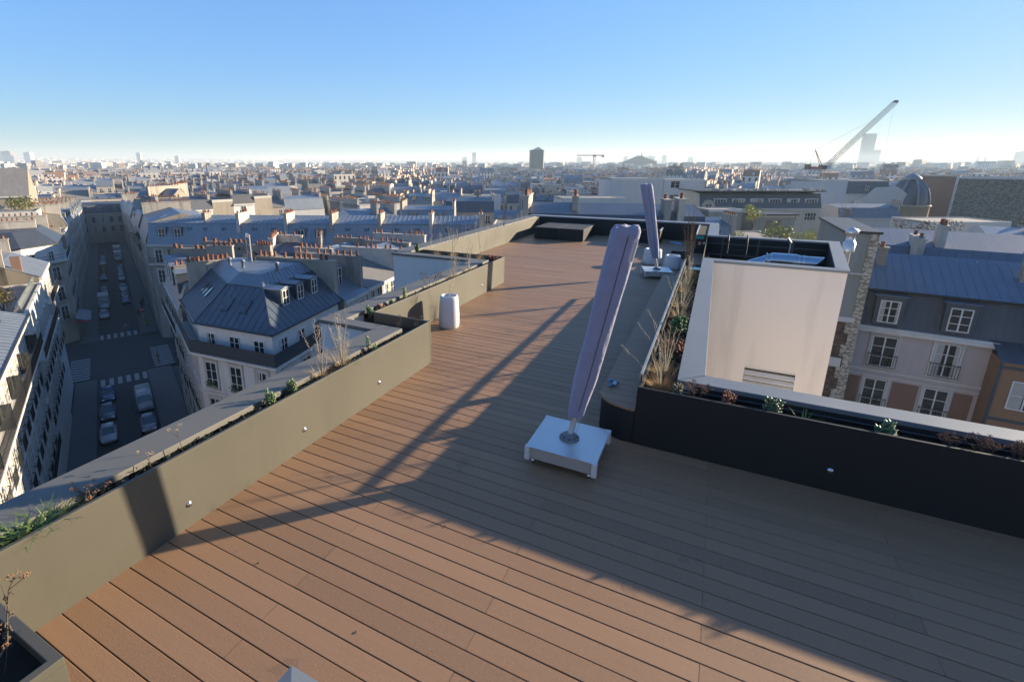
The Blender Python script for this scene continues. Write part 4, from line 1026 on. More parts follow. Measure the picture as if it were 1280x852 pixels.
for x0, x1 in ((-.05, .75), (2.4, 3.7), (5.35, 6.2)): MB().box(x0, x1, -.02, -.002, -13.1, -10.85).build('brown_panel', BROWN, t)
DRB = MB().box(-.72, .72, -.12, .8, -.1, 1.72).mesh('dormer_box', ZINCD)
for x in (1.4, 4.7, 8.6, 12.6):
    o = obj('dormer', DRB, t, (x, .12, -6.98)); w = window(o, (0, -.124, .02), -pi/2, WIN_S, False, False); o.location.z = -6.98
    MB().box(-.85, .85, -.25, .8, 1.722, 1.80).build('dormer_roof', ZINCD, o)
chimney(t, (0.8, 4.0), (1.25, 4.0), .45, -4.4, -2.6, 2); chimney(t, (7.6, 3.4), (8.3, 3.4), .55, -4.6, -2.3, 3); chimney(t, (11.2, 4.6), (12.1, 4.6), .5, -4, -2.4, 2)
# projecting wing
m = MB(); m.quad([(LW, -.01, GZ), (LW, -1.9, GZ), (LW, -1.9, -7.9), (LW, -.01, -7.9)][::-1]); m.quad([(LW, -1.9, GZ), (RW, -1.9, GZ), (RW, -1.9, -7.9), (LW, -1.9, -7.9)]); m.quad([(LW, -1.9, -7.9), (RW, -1.9, -7.9), (RW, .1, -7.9), (LW, .1, -7.9)])
m.build('bay_wall', ORANGE, t)
m = MB(); m.quad([(LW-.1, -2.0, -7.88), (RW, -2.0, -7.88), (RW, .2, -7.2), (LW-.1, .2, -7.2)]); m.build('bay_roof', ZINCD, t)
m = MB(); m.box(LW-.06, LW+.06, -1.96, -1.84, GZ, -7.95); m.box(LW, RW, -1.98, -1.902, -8.25, -8.1); m.box(LW, RW, -1.98, -1.902, -11.4, -11.25); m.build('iron_beam', ZINCD, t)
for z in (-10.6, -13.6):
    for x in (LW+1.9, LW+5.3): window(t, (x, -1.905, z), -pi/2, WIN_B, False, False)
# neighbour with quoin pier and rendered side wall
GREY = M('greenish_grey_render', (.27, .28, .25), .9, 0, .10, .6, .08, .03, .3, .35)
def rubble(name, c1, c2, s):
    t_ = NT(name); p = t_.pos(); br = t_.n('ShaderNodeTexVoronoi'); mp = t_.n('ShaderNodeVectorMath', operation='MULTIPLY'); t_.l(p, mp.inputs[0]); mp.inputs[1].default_value = (s, s, s*1.9); t_.l(mp.outputs[0], br.inputs['Vector']); br.inputs['Scale'].default_value = 1
    f = br.outputs['Color']; sp = t_.n('ShaderNodeSeparateXYZ'); t_.l(f, sp.inputs[0])
    c = t_.mix(sp.outputs[0], c1, c2); ed = t_.math('GREATER_THAN', br.outputs['Distance'], .52); c = t_.mix(t_.math('MULTIPLY', ed, .7), c, mul(c1, .45)); t_.base(c); return t_.set(.9)
RUB = rubble('rubble_stone', (.30, .26, .20), (.50, .44, .34), 4.5); RUBD = rubble('dark_rubble_stone', (.14, .13, .10), (.24, .22, .18), 2.2); BRICK = rubble('brown_brick_wall', (.085, .055, .040), (.14, .085, .055), 4)
t = thing('quoined_house', 'house with greenish rendered upper wall, stone quoins and brick storeys, right of the white wing', 'building')
Y = 37.0; X1_ = 8.64
m = MB(); m.quad([(7.1, Y, -6.3), (X1_-.42, Y, -6.3), (X1_-.42, Y, -1.05), (7.1, Y, -1.05)]); m.quad([(7.1, Y, -1.05), (X1_, Y, -1.05), (X1_, Y+9, -1.05), (7.1, Y+9, -1.05)]); m.quad([(7.1, Y+9, GZ), (7.1, Y, GZ), (7.1, Y, -1.05), (7.1, Y+9, -1.05)]); m.quad([(X1_, Y, -6.3), (X1_, Y+9, -6.3), (X1_, Y+9, -1.05), (X1_, Y, -1.05)]); m.build('upper_wall', GREY, t)
m = MB(); m.quad([(7.1, Y-.002, GZ), (X1_-.4, Y-.002, GZ), (X1_-.4, Y-.002, -6.3), (7.1, Y-.002, -6.3)]); m.quad([(X1_, Y, GZ), (X1_, Y+9, GZ), (X1_, Y+9, -6.3), (X1_, Y, -6.3)]); m.build('brick_wall', BRICK, t)
m = MB()
for i in range(64): z = GZ+8+i*.25; w = (.42, .66)[(i//3) % 2] if z < -6.3 else .42; m.box(X1_-w, X1_+.03, Y-.06, Y-.01, z+.01, z+.24)
m.build('quoin', RUB, t)
m = MB(); m.box(7.1, X1_-.3, Y-.15, Y-.004, -6.5, -6.2); m.box(7.1, X1_-.5, Y-.08, Y-.004, -9.5, -8.9); m.box(7.1, X1_-.5, Y-.08, Y-.004, -12.5, -11.9); m.box(7.1, X1_, Y-.10, Y-.002, -3.5, -3.42); m.build('stone_band', STONEW, t)
MB().box(6.95, X1_+.15, Y-.12, Y+9, -1.048, -.9).build('roof_edge', IRON, t)
for z in (-8.2, -11.3): window(t, (X1_-1.9, Y-.006, z), -pi/2, WIN_S, False, False)
m = MB(); m.tube([(6.55, 33, -6), (6.55, 33, -1.0)], .13, 10, 1); m.build('flue_pipe', [ALU, CREAM], t); MB().lathe([(.28, 0), (.28, .5), (.2, .52), (.2, .9), (.3, .95), (.3, 1.15), (.001, 1.3)], 14, (6.55, 33, -1.6)).build('flue_cap', ALU, t)

# blue roofs behind it
t, L = house('long blue zinc roof with rusty pot clusters, behind the mansard house on the right', (12.5, 52.5), (44, 49), 12, -6.2, mans=2.6, top=.9, roof=RBZ, wall=GREY, chim=((.12, 1, 2.6, .9, 4), (.33, .4, 1.6, .3, 4), (.7, 1, 3, .8, 4)))
for f in (.22, .45, .6): o = obj('skylight', SKYL, t, (L*f, .42, -5.0)); o.rotation_euler = (atan2(2.6, .83), 0, 0)
MB().box(-1, L, -3.6, -3.0, -9, -6.6).build('stone_parapet', RUB, t)
t, L = house('blue zinc roof on a short wall with an aerial, left of the long blue roof', (10.3, 51), (14.8, 50.5), 9, -5.9, mans=1.8, top=.8, kind='shed', roof=RBZ, wall=GREY, chim=((1, .5, 4, .6, 3),))
# ------------------------------------------------------------------ mid distance landmarks placed by hand
def P2(x, y): return V((x, y, 0))
occupied = []       # plan circles (centre, radius) kept free of the general city fabric
def occ_line(a, b, r): 
    a, b = P2(*a), P2(*b); k = int((b-a).length/6)+1
    for i in range(k+1): occupied.append((a.lerp(b, i/k), r))
GLZ = M('sunlit_window_band', (.50, .48, .43), .5, 0, .2, 1.5)
WALLB = M('smooth_pale_grey_wall', (.52, .52, .52), .85, 0, .06, .3, 0, 0, .3, .12)
# hotel like block with dark mansard and groups of white windows
a, b = (-3.3, 124.9), (20.9, 137.5)
t, L = house('long stone block with a dark mansard and six groups of white windows, beyond the trees', a, b, 12, -6.6, mans=3.2, top=.5, roof=SLATE, wall=STONE, party=STONE, cat='building')
for k in range(6):
    x = 4.6+k*4.1; w = window(t, (x, .35, -6.2), -pi/2, WIN_B, False, False); w.scale = (.95, 1, .95)
    MB().box(x-1.45, x+1.45, .36, 1.2, -6.35, -4.5).build('dormer', STONEW, t)
    w = window(t, (x, -.01, -9.3), -pi/2, WIN_B, False, False)
m = MB(); m.box(-.2, L+.2, -.3, 12, -3.0, -2.75); m.build('roof_edge', IRON, t)
m = MB()
for k in range(11):
    a_ = pi*k/10; m.v.append((1.8-1.5*cos(a_), -.15, -6.6+1.9*sin(a_))); m.v.append((1.8-1.5*cos(a_), .6, -6.6+1.9*sin(a_)))
m.f.append(tuple(range(0, 22, 2))); m.m.append(0)
for k in range(10): m.f.append((2*k, 2*k+1, 2*k+3, 2*k+2)); m.m.append(0)
m.quad([(.3, -.15, -9.8), (3.3, -.15, -9.8), (3.3, -.15, -6.6), (.3, -.15, -6.6)]); m.build('arched_gable', STONE, t); window(t, (1.8, -.16, -8.8), -pi/2, win_meshes(1.5, 3.2), False, False)
m = MB(); r_ = random.Random(8)
for k in range(220):
    c = V((r_.uniform(0, L), r_.uniform(-.1, .8), -2.75+abs(r_.gauss(0, .28)))); s_ = .22; dv = V((r_.gauss(0, 1), r_.gauss(0, 1), r_.gauss(0, 1))).normalized(); ev = dv.orthogonal().normalized()
    m.quad([c-dv*s_, c+ev*s_*.6, c+dv*s_, c-ev*s_*.6])
m.build('roof_planting', M('dry_hedge_leaves', (.13, .11, .05), .8, 0, .5, 3), t)
occ_line(a, b, 12)
# tall pale blank wall with window column
for lab, a, b, z, wall in (('tall blank pale walled building, flat roofed, right of the far parasol', (-25.7, 139.0), (-13.3, 145.4), -.6, WALLB),
                           ('grey building with four rows of square openings beside the blank pale wall', (-13.2, 145.5), (-3.5, 150.5), -.9, WALLB)):
    t, L = house(lab, a, b, 12, z-.5, kind='flat', wall=wall, party=wall); occ_line(a, b, 10)
    if 'openings' in lab:
        for x, z_, w, h in ((3, -3.2, 2.4, 1.9), (3, -6.2, 2.4, 1.3), (3, -9.2, 2.4, 1.6), (7, -4.6, 1.5, 1.2), (7, -7.2, 1.5, 1.2), (7, -9.8, 1.5, 1.2)): window(t, (x, -.01, z_), -pi/2, win_meshes(w, h, False, 2, 2), False, False)
t, L = house('white building with two rows of small dark windows behind the far parasol', (-33, 118), (-19.5, 125.2), 10, -5.3, kind='flat', wall=STONEW, party=STONEW); occ_line((-33, 118), (-19.5, 125), 9)
for x in (5.2, 7.0, 8.8, 10.8, 12.4): window(t, (x, -.01, -7.6), -pi/2, win_meshes(.7, 1.3), False, False); window(t, (x-.4, -.01, -10.4), -pi/2, win_meshes(.7, .8), False, False)
t, L = house('blue grey zinc roof with paired tall chimney stacks behind the far parasol', (-15.5, 42.5), (-.5, 46.5), 11, -4.4, mans=3.0, top=.7, roof=ZINCD, chim=((0, .5, 6, .9, 7), (.3, 2, 6, .8, 6), (.80, .6, 3, .7, 2), (.87, .6, 3, .8, 2)), wall=STONEW)
for x in (3.5, 6.0, 8.6): o = obj('skylight', SKYL, t, (x, .42, -3.0)); o.rotation_euler = (atan2(3.0, .96), 0, 0)
occ_line((-15, 44), (-.5, 48), 11)
t, L = house('white walled house with a shallow roof right behind the black boxes', (-38, 88), (-25, 92.5), 9, -8.8, kind='flat', wall=STONEW, party=STONEW, chim=((.5, 1, 4, .8, 5),)); occ_line((-38, 88), (-25, 92.5), 8)
# row right of the hotel with dome
t, L = house('pale grey building with a stepped flat roof, right of the hotel like block', (24.8, 171), (31.5, 174.8), 12, -1.7, kind='flat', wall=WALLB, party=WALLB); occ_line((24.8, 171), (31.5, 174.8), 9)
t, L = house('building with a dark attic behind a swooping white gable, left of the dome', (33, 186), (45, 192), 12, -5.5, mans=3.6, top=.5, roof=SLATE, wall=STONEW, dorm=1, party=STONEW); occ_line((33, 186), (45, 192), 10)
m = MB(); pts = [(3.0, -9), (19.5, -9), (18.5, -6.0), (14.5, -3.4), (8.5, -3.6), (5.8, -6.3), (3.0, -7.4)]
m.faces([(x, -1.2, z) for x, z in pts]+[(x, -.6, z) for x, z in pts], [tuple(range(7))]+[tuple(range(13, 6, -1))]+[(i, i+7, (i+1) % 7+7, (i+1) % 7) for i in range(7)]); m.build('swooping_gable', STONEW, t)
t = thing('dome', 'dark glazed dome with a pale lantern cap above white gables, on the right', 'dome', (50.8, 197.2, -9))
prof = [(5.2*cos(a_), 8.0*sin(a_)) for a_ in [i*1.25/9 for i in range(10)]]
MB().lathe(prof, 16).build('dome_shell', M('dark_dome_glazing', (.05, .065, .085), .3, .2), t)
m = MB()
for k in range(8):
    q = 2*pi*k/8+.2; m.tube([((r+.08)*cos(q), (r+.08)*sin(q), z) for r, z in prof], .28, 5)
m.build('dome_rib', ZINC, t); MB().lathe([(2.1, 7.55), (2.3, 7.9), (2.0, 8.3), (1.2, 8.9), (.3, 9.3), (.001, 9.4)], 12).build('lantern', ZINC, t); MB().lathe([(5.4, -6), (5.4, -.2), (5.7, -.1), (5.7, .3), (5.2, .35)], 16).build('drum', STONE, t)
occupied.append((V((50.8, 197.2, 0)), 12))
t, L = house('blue zinc roof in front of the white gables on the right', (26.5, 149.4), (39.5, 155.8), 9, -9.6, mans=2.4, top=.7, roof=RBZ, wall=STONEW, party=STONEW, chim=((1, .5, 3, .7, 4),)); occ_line((26.5, 149.4), (39.5, 155.8), 9)
t, L = house('long low white walled shed above the blue roofs on the right', (36.8, 126.5), (50.5, 133.5), 9, -8.2, kind='flat', wall=STONEW, party=STONEW); occ_line((36.8, 126.5), (50.5, 133.5), 9)
t, L = house('large dark rubble stone wall building at the right edge', (54.5, 175.6), (80, 167.6), 10, -.6, kind='flat', wall=RUBD, party=RUBD); occ_line((54.5, 176), (80, 168), 14)
t, L = house('brown building with setback balconies left of the dark rubble wall', (66, 215), (73, 219), 12, -1.2, kind='flat', wall=FACADE, party=BROWN); occ_line((66, 215), (73, 219), 10)
t, L = house('long grey stone block with a row of square openings below the dark tower', (-168, 386), (-124, 409), 16, -9.8, kind='flat', wall=M('grey_ashlar', (.28, .27, .24), .9, 0, .12, .4), party=STONE); occ_line((-168, 386), (-124, 409), 16)
house('wide white hall with a flat pale roof in the left middle distance', (-391, 359), (-357, 377), 20, -16.5, kind='flat', wall=STONEW, party=STONEW)
# rooftop garden, sheds and bushes behind the wing
t, L = house('low green grey garden pavilion with a flat dark roof and brown shutters, behind the wing', (6.5, 110.8), (13.6, 114.4), 6, -6.9, kind='flat', wall=GREY, party=GREY)
for x in (2.6, 4.4): MB().box(x, x+1.1, -.06, -.002, -9.4, -7.4).build('shutter', BROWN, t)
MB().box(-.4, L+.4, -.5, 6.3, -6.5, -6.25).build('roof_edge', IRON, t); occ_line((6, 112), (14, 115), 7)
t, L = house('brown clad rooftop box with a white door behind the bushes', (-1.2, 107), (4.6, 110), 5, -5.9, kind='flat', wall=GREY, party=M('brown_cladding', (.13, .10, .085), .7)); MB().box(3.4, 4.9, -.05, -.002, -9.2, -6.9).build('door', STONEW, t); occ_line((-1.2, 107), (4.6, 110), 6)
t, L = house('flat roofed building carrying the roof garden behind the wing', (-3, 82), (14, 90), 16, -9.2, kind='flat', wall=STONE, party=STONE); occ_line((-3, 86), (14, 96), 14)
LEAF1 = M('yellow_green_leaves', (.38, .36, .055), .7, 0, .55, 1.5); LEAF2 = M('olive_leaves', (.24, .24, .06), .7, 0, .5, 1.5); LEAF3 = M('brown_autumn_leaves', (.16, .09, .045), .8, 0, .5, 1.5)
BARK = M('grey_brown_bark', (.07, .055, .045), .9, 0, .3, 6)
def bush(label, loc, r, h, leaf, n=420, name='roof_bush', cat='bush', seed=1, group=None, trunk=True):
    r_ = random.Random(seed); t = thing(name, label, cat, loc, 0, group)
    m = MB(); lobes = [(V((r_.uniform(-.6, .6)*r, r_.uniform(-.6, .6)*r, h*r_.uniform(.45, .85))), r*r_.uniform(.35, .6)) for _ in range(9)]
    for k in range(n):
        c0, rr = r_.choice(lobes); dv = V((r_.gauss(0, 1), r_.gauss(0, 1), r_.gauss(0, 1))).normalized(); c = c0+dv*rr*r_.uniform(.45, 1.05)
        s_ = r_.uniform(.06, .13)*max(1, r*.8); a_ = V((r_.gauss(0, 1), r_.gauss(0, 1), r_.gauss(0, 1))).normalized(); b_ = a_.orthogonal().normalized()
        m.quad([c-a_*s_, c+b_*s_*.6, c+a_*s_, c-b_*s_*.6])
    m.build('crown', leaf, t)
    m = MB()
    for k in range(5):
        c0, rr = lobes[k]; m.tube([(0, 0, 0), c0*.5+V((0, 0, h*.05)), c0+V((0, 0, rr*.5))], [.05*h*.5, .03*h*.5, .01], 5)
    m.build('trunk', BARK, t); return t
bush('bright yellow green round tree behind the wing, tallest of the roof garden', (6.2, 104, -8.4), 1.9, 4.6, LEAF1, 700, 'garden_tree', 'tree', 1)
bush('broad olive bush in the middle of the roof garden behind the wing', (8.6, 89.5, -8.7), 2.4, 2.6, LEAF2, 700, seed=2)
bush('small yellow bush at the right end of the roof garden', (13.2, 91.5, -8.7), 1.5, 1.7, LEAF1, 400, seed=3)
bush('small green bush at the left end of the roof garden', (3.2, 86, -8.7), 1.3, 1.8, LEAF1, 350, seed=4)
bush('low olive bush beside the metal coping left of the wing', (.8, 99.5, -8.6), 1.7, 2.2, LEAF2, 400, seed=5)
bush('yellowing low hedge right of the broad olive bush', (11.2, 90.2, -8.7), 1.4, 1.5, LEAF1, 350, seed=6)
for k, (x, y, z, lab) in enumerate(((26, 140, -9.2, 'bare reddish tree left of the blue zinc roof'), (31, 120, -10, 'bare brown tree in front of the blue zinc roof'), (35, 121, -10, 'tangled brown shrub on a roof right of the bare tree'), (39, 123, -10, 'dry brown shrub beside the long white shed'), (29, 104, -9.6, 'brown shrub on the dark roof edge right of the flue'))):
    t = bush(lab, (x, y, z), 1.9, 3.2, LEAF3, 160, 'bare_tree', 'tree', 10+k)
bush('green and orange balcony plants on the left hand roof terrace', (*xy(55.5, -8.5), -9.3), 1.3, 2.0, M('golden_leaves', (.20, .15, .035), .7, 0, .5, 2), 500, seed=21)
bush('leafy green bush on the flat roof far left', (*xy(120, -12.5), -5.2), 2.4, 1.9, LEAF2, 500, seed=22)
bush('dark ivy hanging at the corner of the blue roof row by the street', (*xy(110, 4.3), -13), 1.6, 4.5, M('dark_ivy_leaves', (.03, .05, .02), .7, 0, .4, 2), 450, seed=23)

# ------------------------------------------------------------------ landmarks near the horizon
FARC = M('far_grey_concrete', (.20, .20, .21), .8, 0, .1, .02); FARW = M('far_pale_concrete', (.5, .5, .5), .8, 0, .1, .02)
t = thing('residential_tower', 'dark residential tower with a pale right edge and shallow pointed top, alone above the roofs', 'tower', (-292, 863.5, GZ), radians(28))
m = MB(); m.prism([(-11, -7), (-3, -10), (11, -8), (11, 8), (-11, 8)], 0, 52.5); m.build('shaft', M('dark_tower_cladding', (.055, .055, .062), .6, 0, .15, .08), t)
MB().prism([(11.01, -8), (13, -6.5), (13, 8), (11.01, 8)], 0, 53).build('pale_edge', STONEW, t)
m = MB(); m.faces([(-8, -8, 52.52), (10, -8, 52.52), (10, 6, 52.52), (-8, 6, 52.52), (2, -7.5, 57.5), (2, 5, 57.5)], [(0, 1, 4), (1, 2, 5, 4), (2, 3, 5), (3, 0, 4, 5)]); m.build('pointed_top', FARW, t)
occupied.append((V((-292, 863, 0)), 30))
t = thing('theatre_building', 'massive grey gabled theatre roof with a low dome standing on the skyline', 'theatre', (-219, 1580, GZ), radians(28))
m = MB(); m.prism([(-42, -20), (42, -20), (42, 20), (-42, 20)], 0, 30); m.build('body', FARC, t)
m = MB(); m.faces([(-44, -20, 30), (44, -20, 30), (44, 20, 30), (-44, 20, 30), (-44, -20, 34), (44, -20, 34), (44, 20, 34), (-44, 20, 34), (0, -20, 53), (0, 20, 53)], [(0, 1, 5, 4), (1, 2, 6, 5), (3, 0, 4, 7), (4, 5, 8), (5, 6, 9, 8), (7, 4, 8, 9), (2, 3, 7, 6), (6, 7, 9)]); m.build('gable_roof', M('far_dark_roof', (.10, .10, .10), .8), t)
MB().lathe([(1.5, 53), (1.5, 58), (.001, 61)], 8, (0, -18, 0)).build('statue_group', FARC, t)
for x in (-42, 42): MB().prism([(x-3, -23), (x+3, -23), (x+3, -17), (x-3, -17)], 28, 38).build('corner_block', FARC, t)
MB().lathe([(22, 30), (21, 36), (16, 41), (8, 44), (.001, 45)], 20, (38, 16, 0)).build('low_dome', M('far_green_copper', (.17, .21, .19), .7), t)
t = thing('skyscraper', 'pale blue skyscraper slab rising from the haze behind the crane', 'skyscraper', (888, 4545, GZ), radians(20))
MB().prism([(-35, -18), (0, -22), (35, -18), (35, 18), (0, 22), (-35, 18)], 0, 236).build('slab', FARC, t); MB().prism([(42, -15), (85, -15), (85, 15), (42, 15)], 0, 128).build('lower_block', FARC, t)
t = thing('church', 'distant church with two pointed spires near the right edge', 'church', (1350, 4110, GZ), radians(25))
for x in (-22, 22): MB().prism([(x-7, -7), (x+7, -7), (x+7, 7), (x-7, 7)], 0, 40).build('tower', FARC, t); MB().lathe([(8, 40), (.01, 92)], 8, (x, 0, 0)).build('spire', FARC, t)
MB().box(-20, 20, -5, 60, 0, 32).build('nave', FARC, t)
for k, (x, y, w, z, lab) in enumerate(((-1945, 4060, 34, 100, 'taller tower of the pair on the horizon, centre left'), (-2020, 4020, 42, 62, 'lower block beside the taller horizon tower'), (-4330, 1670, 70, 88, 'blue glass tower on the horizon at the left edge'), (-4420, 1630, 60, 70, 'pale tower on the horizon at the far left edge'),
        (-4215, 1735, 45, 80, 'square pale tower on the left horizon'), (-3545, 2088, 28, 78, 'white rounded tower on the left horizon'), (-3330, 2220, 30, 58, 'small tower right of the white rounded tower'), (1480, 3960, 80, 70, 'broad hazy block on the horizon at the right edge'),
        (-700, 4300, 30, 62, 'slim tower pair left end of the hazy estate'), (-610, 4330, 26, 70, 'slim tower second in the hazy estate'), (-520, 4370, 60, 66, 'wide slab in the hazy estate'), (-420, 4420, 30, 72, 'slim tower right of the wide slab in the hazy estate'), (-230, 4480, 34, 56, 'hazy tower left of the theatre roof'), (-1050, 4200, 40, 58, 'small hazy tower right of the dark tower'))):
    t = thing('distant_tower', lab, 'tower', (x, y, GZ), radians(25)); MB().prism([(-w/2, -w/3), (w/2, -w/3), (w/2, w/3), (-w/2, w/3)], 0, z-GZ+2).build('shaft', FARW if k in (3, 4, 5, 6) else FARC, t); MB().prism([(-w/5, -w/6), (w/5, -w/6), (w/5, w/6), (-w/5, w/6)], z-GZ+2.01, z-GZ+6).build('roof_plant', FARC, t)
# crawler style luffing crane
t = thing('tower_crane', 'luffing crane with a long raised lattice jib and red counterweight, above the right hand roofs', 'crane', (45.5, 318, GZ), radians(27.8))
CR = M('crane_grey_steel', (.03, .03, .033), .7); CRR = M('crane_red', (.35, .04, .05), .6)
def lattice(m, a, b, w, n, r=.09):
    a, b = V(a), V(b); e = (b-a).normalized(); s_ = V((0, 1, 0)); q = e.cross(s_).normalized()
    C4 = [(s_*i+q*j)*w/2 for i, j in ((-1, -1), (1, -1), (1, 1), (-1, 1))]
    for c in C4: m.tube([a+c, b+c], r, 4, smooth=False)
    for k in range(n):
        p0, p1 = a.lerp(b, k/n), a.lerp(b, (k+1)/n)
        for i in range(4):
            m.tube([p0+C4[i], p1+C4[(i+1) % 4]], r*.55, 3, smooth=False, cap=False)
m = MB(); lattice(m, (0, 0, 0), (0, 0, 25.5), 2.0, 12, .12); m.build('mast', CR, t)
m = MB(); m.box(-7.2, -1.2, -1.4, 1.4, 25.6, 26.9); m.build('counterweight', CRR, t); MB().box(-8.2, -6.9, -1.5, 1.5, 25.4, 28).build('ballast', CR, t)
MB().box(-1.2, 1.5, -1.2, 1.2, 25.55, 27.6).build('machine_deck', CR, t); MB().box(1.6, 3.2, -2.1, -.5, 25.7, 27.7).build('cab', FARW, t)
m = MB(); m.tube([(-1, -.8, 27.6), (-5.2, 0, 35.2)], .18, 5); m.tube([(-1, .8, 27.6), (-5.2, 0, 35.2)], .18, 5); m.tube([(-6.9, 0, 27), (-5.2, 0, 35.2)], .08, 4); m.build('a_frame', CRR, t)
m = MB(); lattice(m, (2.5, 0, 27.6), (30.0, 0, 57.6), 1.6, 12, .14); m.build('jib', CR, t)
m = MB(); m.tube([(-5.2, 0, 35.2), (20.5, 0, 49.2)], .05, 4); m.tube([(30, 0, 57.6), (30.3, 0, 30)], .03, 3); m.build('cable', CR, t)
MB().box(29.5, 31.2, -.5, .5, 57.4, 58.6).build('jib_head', IRON, t)
t = thing('construction_crane', 'small flat top crane with a white mast left of the theatre roof', 'crane', (-156.5, 708.8, GZ), radians(27.8))
m = MB(); lattice(m, (0, 0, 0), (0, 0, 39), 2.2, 14, .3); m.build('mast', FARW, t); m = MB(); lattice(m, (-24, 0, 40), (13, 0, 40), 1.3, 20, .22); m.build('jib', CR, t); MB().box(10, 13, -1, 1, 37.5, 40).build('counterweight', CRR, t); MB().box(-1.5, 1.5, -1.5, 1.5, 38.5, 41).build('cab', CRR, t)

# ------------------------------------------------------------------ general city fabric
occ_line(xy(68, 38), xy(52, 95), 4); occ_line((5, 20), (30, 45), 16); occ_line((10, 50), (48, 52), 16)
occ_line((-104, 62), (-96, 88), 12); occ_line(xy(91, 5), (xy(91, 5)[0]+75*cos(radians(25.5)), xy(91, 5)[1]+75*sin(radians(25.5))), 13)
occ_line(xy(128, 10), xy(122, 8), 10); occ_line(xy(104, -22), xy(97, -9), 16); occ_line(xy(138, -24), xy(126, -9), 17); occ_line(xy(80, -14), xy(64, -14), 10)
def free(x, y, r=7):
    p = V((x, y, 0))
    s_, t_ = p.dot(SU), p.dot(SN)
    if -13-r*.6 < t_ < 12+r*.6 and s_ < 225+r: return False
    if s_ < 78 and t_ < 40: return False            # the near block and our own side
    if 74 < s_ < 92 and -40 < t_ < 30: return False
    if hypot(x, y) < 80 and x < 5: return False
    if x >= 5 and y < 62: return False
    return all((p-c).length > q+r for c, q in occupied)
VIEW = radians(117.785)
def in_view(x, y, mar=3):
    a = math.degrees((atan2(y, x)-VIEW+pi) % (2*pi)-pi); return -48.3-mar < a < 41.8+mar
r_ = random.Random(11)
lots = []
for (a0, a1, ang, ox) in ((126, 168, 152.88-90, 3), (93, 126, 25.5, 0), (60, 93, -6, 5)):
    ex = V((cos(radians(ang)), sin(radians(ang)), 0)); ey = V((-ex.y, ex.x, 0))
    yv = -1500.; row = 0
    while yv < 1500:
        dep = r_.uniform(10, 12.5); xv = -1500.+r_.uniform(0, 30); run = 0; lim = r_.uniform(45, 90)
        while xv < 1500:
            w = r_.uniform(6.5, 13); c = ex*(xv+w/2)+ey*(yv+dep/2); D = c.length
            if 58 < D < 1250:
                az = math.degrees(atan2(c.y, c.x))
                if a0 <= az < a1 and in_view(c.x, c.y) and free(c.x, c.y, 7): lots.append((D, ex*xv+ey*yv, ex, ey, w, dep, row))
            xv += w+.05; run += w
            if run > lim: xv += r_.choice((2, 9, 10)); run = 0; lim = r_.uniform(40, 90)
        yv += dep+(r_.uniform(5, 9) if row % 2 == 0 else r_.uniform(9, 12)); row += 1
lots.sort(key=lambda q: q[0])
NB = 250
SECT = lambda az: 'at the left' if az > 140 else ('left of the middle' if az > 122 else ('right of the middle' if az > 100 else 'at the right'))
ROOFK = {'zinc': 'blue zinc mansard', 'dark': 'dark mansard', 'slate': 'slate mansard', 'grey': 'grey gabled', 'flat': 'flat'}
